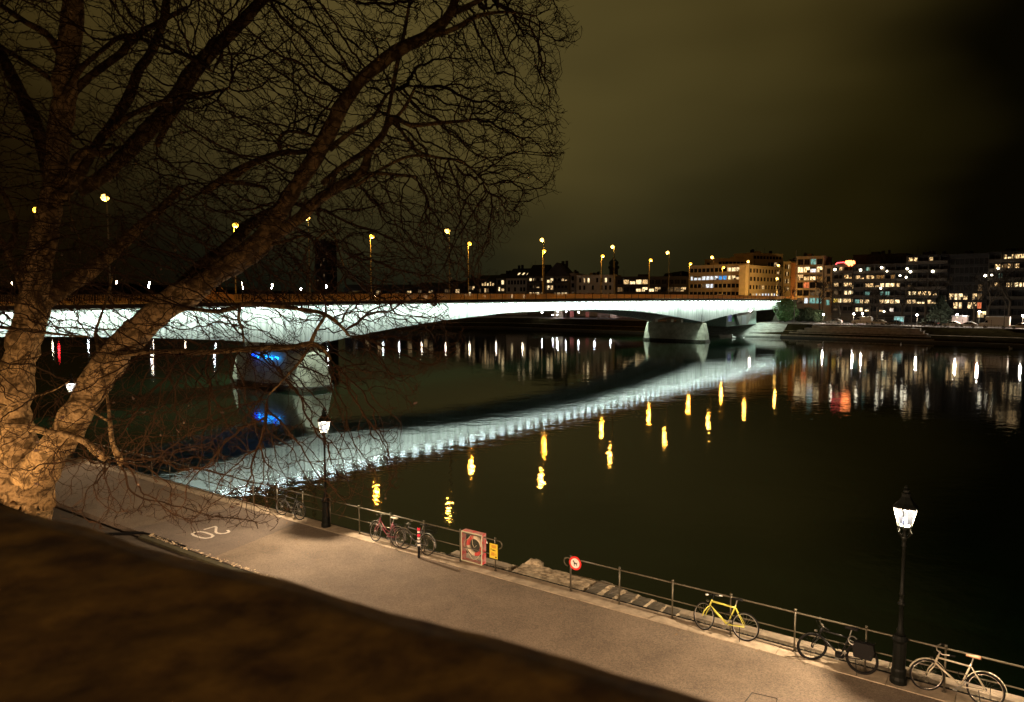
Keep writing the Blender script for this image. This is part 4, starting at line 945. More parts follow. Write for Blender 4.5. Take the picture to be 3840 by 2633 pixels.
# apartment row on the right
BL = mat('frame_beige', (.22, .16, .09), .85, noise=.2, scale=.8)
def apy(px): return 246 - (px - 2988) / 852 * 42
building('five storey apartment block with framed loggias, leftmost of the right row', (2988, apy(2988)), (3090, apy(3090)), 966, 2.60, ['..t.', 'WWcW', 'wwWd', '.r..', '..dd', 'dctt'], BL, edge=.3, wwid=.90, wfrac=.74, top=.6)
building('narrow stepped stair block with beige side piers', (3092, apy(3092)), (3124, apy(3124)), 1000, 2.60, ['.', '.', 'd', '.', 't', '#'], BL, wwid=.8, wfrac=.7, top=.6)
building('dark glass fronted apartment block under a string of roof lights', (3126, apy(3126)), (3205, apy(3205)), 996, 2.60, ['.w..', '..mm', 'w.mm', 'd.WW', 'yWww', 'd...'], W4, edge=.2, wwid=.92, wfrac=.74, top=.5, balc=[(0, .98)])
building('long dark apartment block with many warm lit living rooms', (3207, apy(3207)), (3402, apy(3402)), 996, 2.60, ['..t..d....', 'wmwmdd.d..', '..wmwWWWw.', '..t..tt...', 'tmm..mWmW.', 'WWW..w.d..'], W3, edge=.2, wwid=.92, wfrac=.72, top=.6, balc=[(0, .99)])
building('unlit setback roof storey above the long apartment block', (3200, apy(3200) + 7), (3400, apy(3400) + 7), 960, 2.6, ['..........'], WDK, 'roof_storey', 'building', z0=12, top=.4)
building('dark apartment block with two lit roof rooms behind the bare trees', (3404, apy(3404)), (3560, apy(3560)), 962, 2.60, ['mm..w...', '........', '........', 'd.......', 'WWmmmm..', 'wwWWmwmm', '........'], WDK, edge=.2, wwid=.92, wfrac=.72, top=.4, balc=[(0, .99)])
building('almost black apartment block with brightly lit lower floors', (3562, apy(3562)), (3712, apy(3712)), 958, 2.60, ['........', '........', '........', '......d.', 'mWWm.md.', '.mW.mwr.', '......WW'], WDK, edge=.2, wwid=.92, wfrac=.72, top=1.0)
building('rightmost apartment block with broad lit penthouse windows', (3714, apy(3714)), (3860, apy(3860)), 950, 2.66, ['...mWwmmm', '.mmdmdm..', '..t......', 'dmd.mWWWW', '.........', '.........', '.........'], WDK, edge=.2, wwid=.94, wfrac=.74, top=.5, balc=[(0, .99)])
# string lights on the roof terrace
t = thing('fairy_lights', 'pink and orange string of lights on the roof terrace above the dark glass block', 'fairy lights', D(3160, 988, 232))
mb = MB(); y_ = apy(3160) - 2
mb.tube([D(px, py, y_) for px, py in ((3134, 992), (3140, 986), (3150, 985), (3165, 984), (3172, 988))], .14, 5, 0)
for px in range(3172, 3206, 4): mb.tube([D(px, 976 + random.randint(0, 3), y_), D(px + 2, 994 + random.randint(-3, 4), y_)], .16, 5, 1)
mb.tube([D(3170, 984, y_), D(3190, 983, y_), D(3206, 985, y_)], .18, 5, 1)
build(mb, 'light_string', [mat('fairy_pink', (.9, .3, .3), .5, emit=(1, .07, .08), estr=5), mat('fairy_orange', (.9, .5, .3), .5, emit=(1, .28, .08), estr=5)], t, True)
# terrace lamps on the apartment fronts
TL = mat('terrace_lamp', (.9, .9, .8), .4, emit=(1, .90, .66), estr=9)
mb = MB(); mb.sphere((0, 0, 0), .36); tl = mb.mesh('terrace_lamp', [TL], True)
for px, py, w_ in ((3227, 1013, 'left most small globe lamp on the long block top balcony'), (3306, 1004, 'small globe lamp high on the middle of the long block'), (3326, 1017, 'heart like bright lamp on the long block top balcony'), (3375, 1034, 'double lamp at the right end of the long block'), (3402, 1008, 'small lamp near the roof edge of the dark block'), (3414, 1019, 'wide bright lamp on the dark block'), (3398, 1040, 'small round lamp below the wide bright lamp'), (3498, 1018, 'oval lamp on the upper dark block'), (3743, 1007, 'lamp hanging in the broad right windows'), (3719, 1032, 'round white balcony lamp of the rightmost block'), (3695, 1034, 'greenish white lamp left of the round balcony lamp'), (3315, 1168, 'low lamp under the long block arcade'), (3131, 1011, 'bright lamp at the left edge of the glass fronted block'), (3302, 1081, 'lamp among the lit rooms of the long block')):
    o = bpy.data.objects.new('balcony_lamp', tl); C.objects.link(o); o.location = D(px, py, apy(px) - 1.7); s_ = random.uniform(.7, 1.2); o.scale = (s_, s_, s_); tag(o, w_, 'lamp', 'lamps on the apartment balconies')

# church tower with a dome, high rise, hills
t = thing('church_tower', 'church tower with an onion dome behind the flat roofed house', 'tower', D(2301, 1029, 420) * 1.0)
p = D(2301, 1029, 420); MX[t.name] = Matrix.Translation(p); mb = MB()
mb.box(-2.2, 2.2, -2.2, 2.2, -24, 3.2); mb.box(-2.8, 2.8, -2.8, 2.8, 3.2, 3.7); build(mb, 'shaft', W4, t)
mb = MB(); mb.lathe([(3.2, 3.7), (3.3, 4.6), (2.2, 5.2), (2.9, 6.2), (2.6, 7.4), (1.2, 8.6), (.4, 9.4), (.1, 11.5)], 8); build(mb, 'dome', mat('copper', (.10, .14, .10), .7), t, smooth=True)
building('tall slender tower block with dim lights behind the twigs', (1180, 420), (1222, 418), 905, 3.0, ['.d.', '...', 'd..', '..d', '.d.', '...', '..d', 'd..'], W3, 'tower_block', 'tower', group='buildings on the far bank', wwid=.4)
def ridge(name, Y, pts, m):
    mb = MB(); vs = []
    for px, py in pts: p = D(px, py, Y); vs += [p, Vector((p.x, p.y, -3)), Vector((p.x, p.y + 60, -3)), p + Vector((0, 60, 0))]
    n_ = len(pts); mb.add(vs, [f for i in range(n_ - 1) for f in ((i * 4, i * 4 + 1, i * 4 + 5, i * 4 + 4), (i * 4, i * 4 + 4, i * 4 + 7, i * 4 + 3), (i * 4 + 3, i * 4 + 7, i * 4 + 6, i * 4 + 2))]); o = build(mb, name, m); o['kind'] = 'structure'
rp = [(-1200, 1090)] + [(x, 1084 - 16 * math.sin(x * .004) - random.uniform(0, 12)) for x in range(-1000, 1700, 60)] + [(x, 1062 - random.uniform(0, 16)) for x in range(1700, 2560, 40)] + [(x, 1030 - random.uniform(0, 14)) for x in range(2560, 4000, 60)] + [(5200, 1040)]
ridge('distant_hills', 520, rp, mat('hill_trees', (.010, .010, .006), 1.0, noise=.4, scale=.1))

# ---- lamps of the far bank
GLOBE = mat('globe_white', (.9, .9, .9), .4, emit=(.92, .93, 1.0), estr=120)
GLOBEW = mat('globe_warm', (.9, .9, .8), .4, emit=(1, .82, .60), estr=80)
def bank_lamp(label, p, base, gm, key):
    hgt = p.z - base
    if key not in pr:
        t = thing('promenade_lamp', label, 'street lamp', (p.x, p.y, base), 0, 'lamps along the far bank')
        mb = MB(); mb.lathe([(.09, 0), (.08, .6), (.05, .7), (.045, 4.4)], 6); build(mb, 'pole', POLE, t)
        mb = MB(); mb.sphere((0, 0, 4.6), .26, None, 7); build(mb, 'globe', gm, t, smooth=True); pr[key] = reg(t)
    else: t = copy_thing(pr[key], (p.x, p.y, base), (0, 0, 0), label)
    s_ = hgt / 4.6; t.scale = (1, 1, s_)
    return t
for px, py, w_ in ((2033, 1172, 'far bank lamp left of the white kiosk'), (2073, 1181, 'low far bank lamp just left of the kiosk pair'), (2089, 1181, 'right one of the low lamp pair under the bridge'), (2091, 1168, 'lamp just under the girder above the low pair'), (2123, 1168, 'small lamp touching the girder right of the pair'), (2170, 1171, 'far bank lamp near the pink signs'), (2230, 1168, 'warm far bank lamp where a pole meets the girder'), (2291, 1178, 'rightmost far bank lamp left of the far pier')):
    bank_lamp(w_, D(px, py, 268), .15, GLOBE, 'w')
for px, w_ in ((190, 'far left'), (325, 'second'), (445, 'third'), (570, 'fourth'), (690, 'fifth'), (805, 'sixth'), (1435, 'seventh'), (1495, 'eighth'), (1580, 'ninth'), (1670, 'tenth'), (1760, 'eleventh'), (1860, 'twelfth'), (1960, 'thirteenth')):
    p = D(px, 1150, 290 if px < 1200 else 282); p.z = 4.75; bank_lamp(w_ + ' lamp of the far bank row behind the bridge, seen by its streak', p, .15, GLOBE if px % 2 else GLOBEW, 'w' if px % 2 else 'y')
for px, py, w_ in ((3088, 1179, 'by the hedge under the framed loggias'), (3201, 1177, 'left of the white van'), (3234, 1177, 'above the white van roof'), (3440, 1181, 'left of the big evergreen'), (3589, 1180, 'above the small pale shed'), (3673, 1169, 'behind the spreading bare tree'), (3836, 1185, 'at the right edge of the picture')):
    bank_lamp('bright white bank lamp ' + w_, D(px, py, apy(px) - 22), .15, GLOBE, 'w'); point_light('bank_light', D(px, py, apy(px) - 22.6), 1900, (1, .86, .68), .2)
for px, py, w_ in ((45, 1063, 'at the far left end of the bridge'), (438, 1059, 'second warm one behind the bridge railing'), (561, 1059, 'third warm one behind the bridge railing'), (558, 1074, 'white one under the third warm one'), (796, 1076, 'white one above the orange lit van'), (907, 1063, 'warm one right of the orange lit van'), (911, 1078, 'white one right of the orange lit van'), (1018, 1082, 'white one between the van and the tower block'), (1021, 1070, 'warm one between the van and the tower block'), (1129, 1084, 'white one left of the tower block'), (1224, 1075, 'small warm one right of the tower block')):
    t = bank_lamp('distant street light ' + w_, D(px, py, 330), .15, GLOBEW if py < 1072 else GLOBE, 'y' if py < 1072 else 'w')
point_light('square_light', D(2925, 1120, 248), 16000, (1, .56, .15), .5)
t = thing('street_lamp', 'orange street light in front of the office block right wing', 'street lamp', (D(2914, 1045, 250).x, 250, .15), 0)
mb = MB(); z_ = D(2914, 1045, 250).z; mb.lathe([(.1, 0), (.06, z_ - .3)], 6); build(mb, 'pole', POLE, t)
mb = MB(); mb.sphere((0, 0, z_ - .15), .42); build(mb, 'globe', LAMPW, t)
t = thing('signal_light', 'small red light on the far bank at the left behind the trunk', 'signal', D(220, 1262, 275)); p = D(220, 1285, 280); t.location = (p.x, p.y, 0.1); MX[t.name] = Matrix.Translation((p.x, p.y, .1))
mb = MB(); mb.lathe([(.08, 0), (.08, 6)], 6); build(mb, 'pole', POLE, t); mb = MB(); mb.box(-.3, .3, -.1, .1, 5, 6.2); build(mb, 'lens', mat('red_signal', (.8, .05, .05), .4, emit=(1, .02, .03), estr=30), t)

# ---- vehicles
TYRE = BLACK; CARGL = mat('car_glass', (.01, .012, .014), .08)
def vehicle(label, loc, rz, kind, paint, name='parked_car', cat='car', light=False, group='vehicles on the far street'):
    t = thing(name, label, cat, loc, rz, group)
    if kind == 'van': prof = [(0, .35), (0, .95), (.25, 1.05), (.95, 1.25), (1.75, 2.05), (2.1, 2.2), (5.2, 2.2), (5.35, 2.1), (5.4, .35)]; wins = [[(1.05, 1.3), (1.75, 1.98), (2.35, 1.98), (2.35, 1.3)]]; ln = 5.4
    elif kind == 'truck': prof = [(0, .4), (0, 1.1), (.3, 1.25), (1.0, 1.35), (1.5, 2.1), (1.25, 2.55), (1.5, 2.95), (6.6, 2.95), (6.6, .6), (6.4, .4)]; wins = [[(1.1, 1.38), (1.5, 1.98), (1.95, 1.98), (1.95, 1.38)]]; ln = 6.6
    else: prof = [(0, .3), (.02, .62), (.25, .75), (1.1, .88), (1.75, 1.36), (2.3, 1.46), (3.2, 1.42), (4.0, 1.02), (4.28, .92), (4.35, .6), (4.3, .3)]; wins = [[(1.3, .92), (1.82, 1.33), (2.5, 1.38), (2.5, .92)], [(2.58, .92), (2.58, 1.38), (3.15, 1.34), (3.7, .98)]]; ln = 4.3
    hw_ = .88 if kind == 'car' else .98
    mb = MB(); mb.prism([(x, -hw_, z) for x, z in prof], (0, 2 * hw_, 0)); b_ = build(mb, 'body', paint, t)
    for s_ in (-1, 1):
        for wv in wins: mb = MB(); mb.prism([(x, s_ * (hw_ + .004), z) for x, z in wv], (0, s_ * .012, 0)); build(mb, 'window', CARGL, t)
    for x in (ln * .19, ln * .80):
        for s_ in (-1, 1):
            mb = MB(); mb.lathe([(.31, -.1), (.31, .1)], 14); mb.v = [(x + a_, s_ * (hw_ - .06) + c_, .31 + b2) for a_, b2, c_ in mb.v]; mb.lathe([(.17, -.11), (.17, .11)], 10, m=1); k_ = 20; mb.v[-20:] = [(x + a_, s_ * (hw_ - .06) + c_, .31 + b2) for a_, b2, c_ in mb.v[-20:]]; build(mb, 'wheel', [TYRE, ALU], t)
    for s_ in (-1, 1):
        mb = MB(); mb.box(-.03, .02, s_ * hw_ * .72 - .14, s_ * hw_ * .72 + .14, .62, .80); build(mb, 'headlight', HEADL if light else ALU, t)
        mb = MB(); mb.box(ln - .04, ln + .03, s_ * hw_ * .8 - .1, s_ * hw_ * .8 + .1, .65, .9); build(mb, 'tail_light', RED, t)
    return t
HEADL = mat('headlight_on', (.9, .9, .9), .3, emit=(.85, .95, 1), estr=110)
WP = mat('white_car', (.70, .66, .60), .3); DP = mat('dark_car', (.03, .03, .035), .25); SP = mat('silver_car', (.4, .38, .36), .3, metal=.3); OP = mat('orange_lit_van', (.72, .40, .12), .4)  # van body is pale; the orange lamp light is put into its colour
def street(px, off=0): 
    Y = apy(px) - 24 + off; p = D(px, 1200, Y); return Vector((p.x, p.y, .15))
ang = math.atan2(apy(3840) - apy(2988), (3840 - 1920) / F * apy(3840) - (2988 - 1920) / F * apy(2988))
for px, kind, paint, lab in ((3196, 'van', WP, 'white van with a sloping nose parked below the dark glass block'), (3102, 'car', SP, 'pale low car near the hedge lamp'), (3262, 'car', WP, 'white car half hidden behind the spreading tree'), (3322, 'car', DP, 'dark car beside the teal lit shelter'), (3452, 'car', DP, 'dark car left of the white hatchback'), (3534, 'car', WP, 'white hatchback left of the pale shed'), (3594, 'car', SP, 'silver car in front of the pale shed'), (3674, 'truck', WP, 'white box truck right of the silver car'), (3790, 'car', WP, 'white car at the right edge before lit shop windows')):
    vehicle(lab, street(px), ang, kind, paint, 'box_truck' if kind == 'truck' else 'parked_van' if kind == 'van' else 'parked_car', 'truck' if kind == 'truck' else 'van' if kind == 'van' else 'car')
def on_deck(px, off, s_add=0):
    s, z = face_pt(px, 1100, off); return BP(s, off, cor(s) - .12), s
p, s = on_deck(860, 5.0); vehicle('orange lit van driving on the bridge seen through the railing', p, BRZ + math.pi, 'van', OP, 'driving_van', 'van', group='vehicles on the bridge')
p, s = on_deck(1395, 5.0); vehicle('car with bright white headlights on the bridge', p, BRZ + math.pi, 'car', DP, 'driving_car', 'car', True, 'vehicles on the bridge')
p, s = on_deck(2690, 5.0); vehicle('pale car on the bridge in front of the office block', p, BRZ, 'car', SP, 'driving_car', 'car', False, 'vehicles on the bridge')

# ---- clutter of the far bank
t = thing('shelter', 'teal lit glass shelter between the parked cars', 'shelter', street(3352, 3), ang)
mb = MB(); mb.box(0, 2.6, 0, 1.2, 2.3, 2.4); mb.box(0, .08, 0, .08, 0, 2.3); mb.box(2.5, 2.6, 0, .08, 0, 2.3); build(mb, 'frame', ALU, t)
mb = MB(); mb.box(.1, 2.48, .06, .1, .3, 2.28); build(mb, 'panel', glass_lit('teal_panel', (.35, .8, .82), 1.1, .5), t)
t = thing('shed', 'small pale shed between the silver car and the hatchback', 'shed', street(3570, 6), ang)
mb = MB(); mb.box(0, 3.6, 0, 2.5, 0, 2.6); build(mb, 'wall', mat('pink_shed', (.38, .30, .28), .8), t); mb = MB(); mb.box(-.2, 3.8, -.2, 2.7, 2.604, 2.9); build(mb, 'roof', ALU, t)
for px, Y, w_, h_, lab, m_ in ((2094, 272, 3.4, 3.0, 'white kiosk box under the bridge', W1), (2144, 268, 1.3, 2.6, 'narrow pink lit sign stand right of the kiosk', GRAF), (2202, 268, 1.2, 2.4, 'pale board stand with red spots', GRAF)):
    p = D(px, 1200, Y); t = thing('kiosk' if w_ > 2 else 'sign_stand', lab, 'kiosk' if w_ > 2 else 'sign', (p.x, p.y, .15), -.2); mb = MB(); mb.box(-w_ / 2, w_ / 2, 0, w_ * .5, .3 if w_ < 2 else 0, h_); build(mb, 'body', m_, t); mb = MB(); mb.box(-w_ / 2 - .2, w_ / 2 + .2, -.2, w_ * .5 + .2, h_ + .004, h_ + .15); build(mb, 'top', ALU, t)
mb = MB(); p0, p1 = D(2240, 1200, 276), D(2470, 1200, 250); p0.z = p1.z = .1; mb.obox(p0, p1 - p0, Vector((0, .4, 0)), Vector((0, 0, 1.9))); tag(build(mb, 'garden_wall', mat('pink_wall', (.30, .20, .15), .9, noise=.3, scale=.7)), 'low pinkish wall on the far bank behind the far pier', 'wall')
mb = MB()
for k in range(40):
    a, b = (p0 * (1 - k / 40) + p1 * (k / 40)), None; a = a + Vector((0, -8, 0)); mb.tube([a, a + Vector((0, 0, 1.1))], .04, 4)
mb.tube([p0 + Vector((0, -8, 1.1)), p1 + Vector((0, -8, 1.1))], .04, 4); tag(build(mb, 'fence', IRON), 'thin fence along the far bank left of the far pier', 'fence')
mb = MB(); a, b = street(3060, -5), street(3760, -5)
for k in range(60): p = a.lerp(b, k / 59); mb.tube([p, p + Vector((0, 0, 2.3 if k % 4 == 0 else 1.0))], .05, 4)
mb.tube([a + Vector((0, 0, 1.0)), b + Vector((0, 0, 1.0))], .04, 4); a2, b2 = street(3110, -5), street(3560, -5); mb.tube([a2 + Vector((0, 0, 2.3)), b2 + Vector((0, 0, 2.3))], .06, 4); tag(build(mb, 'fence', IRON), 'railing with taller posts in front of the parked cars', 'fence')
for px, h_ in ((2978, 22), (3417, 7), (3766, 7)):
    p = street(px, -6); t = thing('mast', {2978: 'tall thin pale pole right of the green bush', 3417: 'pale thin post left of the evergreen', 3766: 'pale thin post right of the box truck'}[px], 'pole', p); mb = MB(); mb.lathe([(.12, 0), (.08, h_ * .5), (.07, h_)], 6); build(mb, 'pole', POLE, t)

# boat and swans
p = G(2722, 1262, WL); t = thing('rowing_boat', 'small moored rowing boat beside the far pier', 'boat', (p.x, p.y, WL), .5)
mb = MB(); secs = []
for k in range(9):
    u = k / 8; x = -2.6 + 5.2 * u; w_ = .75 * math.sin(math.pi * min(1, .12 + u * .95)) ** .6 + .02; secs.append((x, w_, .45 + .25 * (2 * u - 1) ** 2))
vs = []; 
for x, w_, h_ in secs: vs += [(x, -w_, h_), (x, -w_ * .6, -.05), (x, w_ * .6, -.05), (x, w_, h_), (x, w_ * .85, h_), (x, 0, .12), (x, -w_ * .85, h_)]
mb.add(vs, [(i * 7 + k, i * 7 + (k + 1) % 7, (i + 1) * 7 + (k + 1) % 7, (i + 1) * 7 + k) for i in range(8) for k in range(7)] + [tuple(range(7)), tuple(range(56, 63))]); build(mb, 'hull', mat('boat_paint', (.34, .34, .28), .6), t)
mb = MB(); mb.box(-.9, -.6, -.55, .55, .3, .34); mb.box(.7, 1.0, -.55, .55, .3, .34); build(mb, 'bench', mat('wood', (.2, .13, .07), .7), t)
SW = mat('swan_white', (.78, .76, .72), .7)
for px, py, rz, lab in ((3077, 1297, 0, 'white swan on the water before the hedge'), (2752, 1268, 2, 'white swan right beside the moored boat'), (2790, 1268, .5, 'small white bird drifting right of the boat'), (3378, 1293, 1, 'pale duck on the water below the long block'), (3790, 1308, 3, 'pale duck on the water at the right')):
    p = G(px, py, WL); t = thing('swan' if 'swan' in lab else 'duck', lab, 'bird', (p.x, p.y, WL - .05), rz)
    mb = MB(); mb.tube([(-.62, 0, .28), (-.45, 0, .24), (-.2, 0, .22), (.1, 0, .2), (.32, 0, .22), (.42, 0, .36), (.40, 0, .55), (.42, 0, .74), (.50, 0, .80), (.58, 0, .78)], [.03, .14, .23, .25, .16, .07, .05, .05, .065, .03], 8); build(mb, 'body', SW, t, smooth=True); t.scale = (1.3, 1.3, 1.3) if 'swan' in lab else (.7, .7, .7)

# ============================================================= FAR TREES
def bare_tree(rnd, hgt, spread=.5, depth=5):
    tr_ = MB(); cr = MB(); budget = [0]
    def br_(p, d, l, r_, lvl):
        pts = [p]; rr_ = [r_]; n_ = 3
        for k in range(n_):
            d = (d + Vector((rnd.uniform(-1, 1), rnd.uniform(-1, 1), rnd.uniform(-.5, .9))) * .16).normalized(); p = p + d * l / n_; pts.append(p); rr_.append(r_ * (1 - .4 * (k + 1) / n_))
        (tr_ if lvl == 0 else cr).tube(pts, rr_, 6 if lvl < 2 else 3, cap=False)
        if lvl >= depth: return
        for k in range(3 if lvl < depth - 1 else 4):
            a = rnd.uniform(0, 6.28); nd_ = (d * rnd.uniform(.5, 1.0) + Vector((math.cos(a), math.sin(a), rnd.uniform(-.1, .5))) * spread).normalized()
            br_(pts[rnd.choice([1, 2, 3]) if k else 3], nd_, l * rnd.uniform(.58, .78), max(.022, rr_[-1] * .68), lvl + 1)
    br_(Vector((0, 0, 0)), Vector((0, 0, 1)), hgt * .33, hgt * .022, 0)
    return tr_, cr
protos = []
def far_tree(px, ypx_top, lab, proto, Y=None, bm=FARBARK):
    Y = Y or apy(px) - 17; p = D(px, 1200, Y); top = D(px, ypx_top, Y).z; s_ = (top - .15) / 12.0
    if proto not in pr:
        rnd = random.Random(hash(proto) % 97 if False else {'a': 3, 'b': 11, 'c': 19}[proto]); tr_, cr = bare_tree(rnd, 12.0, {'a': .55, 'b': .75, 'c': .65}[proto])
        t = thing('bare_tree', lab, 'tree', (p.x, p.y, .1), 0, 'bare trees along the far bank'); build(tr_, 'trunk', FARBARK, t); build(cr, 'crown', FARBARK, t); pr[proto] = reg(t)
        z_ = max(v.co.z for v in kids(t)[1].data.vertices); pr[proto + 'h'] = z_
    else: t = copy_thing(pr[proto], (p.x, p.y, .1), (0, 0, px % 7), lab)
    s_ = (top - .1) / pr[proto + 'h']; t.scale = (s_, s_, s_)
for a_ in ((2944, 1060, 'bare tree lit orange between the bridge end and the brick wall', 'a'), (3074, 1030, 'tall dark bare tree before the framed loggias', 'b'), (3151, 1040, 'thin bare tree left of the white van', 'a'), (3260, 1060, 'dark bare tree behind the white van rear', 'c'), (3290, 1080, 'spreading bare tree with a forked trunk right of the van', 'b'), (3380, 1055, 'short trunked bare tree right of the teal shelter', 'c'), (3470, 1000, 'broad dark tree left of the evergreen', 'b'), (3652, 1030, 'forked bare tree before the lit shop windows', 'b'), (3788, 990, 'dark bare tree right of the box truck', 'c'), (3700, 990, 'dim bare tree against the black facade', 'a')): far_tree(*a_)
far_tree(2470, 1040, 'small bare tree behind the bridge at the left end of the office block', 'c', 280)
def leafy(label, p, w_, h_, m_, n_, name='evergreen_tree', cat='tree', cone=False, seed=1, trunk=True):
    rnd = random.Random(seed); t = thing(name, label, cat, p); mb = MB()
    for i in range(n_):
        z = rnd.random(); rr_ = (1 - z) * .9 + .1 if cone else math.sqrt(max(.02, 1 - (2 * z - 1) ** 2)); a = rnd.uniform(0, 6.28); q_ = math.sqrt(rnd.random()) * rr_ * w_ * (1 + .25 * math.sin(3 * a + z * 9))
        c = Vector((q_ * math.cos(a), q_ * math.sin(a), .08 * h_ + z * h_ * .92)); s_ = rnd.uniform(.12, .3)
        u_ = Vector((rnd.uniform(-1, 1), rnd.uniform(-1, 1), rnd.uniform(-1, 1))).normalized() * s_; v_ = u_.orthogonal().normalized() * s_ * .7
        mb.add([c - u_, c - v_, c + u_, c + v_], [(0, 1, 2, 3)])
    build(mb, 'crown' if trunk else 'foliage', m_, t)
    if trunk: mb = MB(); mb.lathe([(.28, 0), (.2, h_ * .3), (.05, h_ * .8)], 7); build(mb, 'trunk', FARBARK, t)
leafy('big dark evergreen tree in front of the dark apartment block', street(3525, 6), 4.6, D(3525, 1110, 200).z, mat('evergreen', (.012, .02, .008), .9), 3800, cone=True)
p = D(2965, 1200, 222); leafy('green ivy covered bush lit green beside the bridge end', Vector((p.x - 1.5, p.y, .1)), 3.4, 7.4, mat('ivy', (.045, .11, .022), .8), 3000, 'ivy_bush', 'bush', trunk=False)
for k, (px, w_, h_) in enumerate(((3000, 2.6, 4.2), (3030, 2.8, 4.6), (3062, 2.6, 4.0))): leafy(['left', 'middle', 'right'][k] + ' dark green hedge bush under the framed loggias', street(px, 5), w_, h_, FOL, 1400, 'hedge_bush', 'bush', trunk=False, seed=k)

# ============================================================= THE PLANE TREE
TB = G(20, 2100, 0); TB = Vector((-14.6, 20.2, 0))
pt = thing('plane_tree', 'huge bare plane tree with mottled bark overhanging the river on the left', 'tree', TB)
BARK = bark('plane_bark', (.22, .145, .065), (.075, .048, .019), 5.2, .47); BARK_DIM = bark('dim_lit_bark', (.11, .070, .028), (.035, .021, .008), 5.0, .52)  # second bark is a darkened copy: dimmer light on the limbs painted in
def limb(pts, sides=14):                                          # (px, py, Y, width px) -> smooth points
    P_ = []; 
    for px, py, Y, w_ in pts: P_.append((D(px, py, Y), w_ * .5 * Y / F))
    out_ = []
    for i in range(len(P_) - 1):
        p0 = P_[max(0, i - 1)]; p1 = P_[i]; p2 = P_[i + 1]; p3 = P_[min(len(P_) - 1, i + 2)]; n_ = max(2, int((p2[0] - p1[0]).length / .16))
        for k in range(n_):
            u = k / n_; a = p1[0]; 
            q_ = .5 * ((2 * p1[0]) + (p2[0] - p0[0]) * u + (2 * p0[0] - 5 * p1[0] + 4 * p2[0] - p3[0]) * u * u + (3 * p1[0] - p0[0] - 3 * p2[0] + p3[0]) * u ** 3)
            r_ = p1[1] * (1 - u) + p2[1] * u
            out_.append((q_ + Vector((random.uniform(-1, 1), random.uniform(-1, 1), random.uniform(-1, 1))) * r_ * .07, r_ * random.uniform(.94, 1.07)))
    out_.append(P_[-1]); return out_
Y0 = 20.2
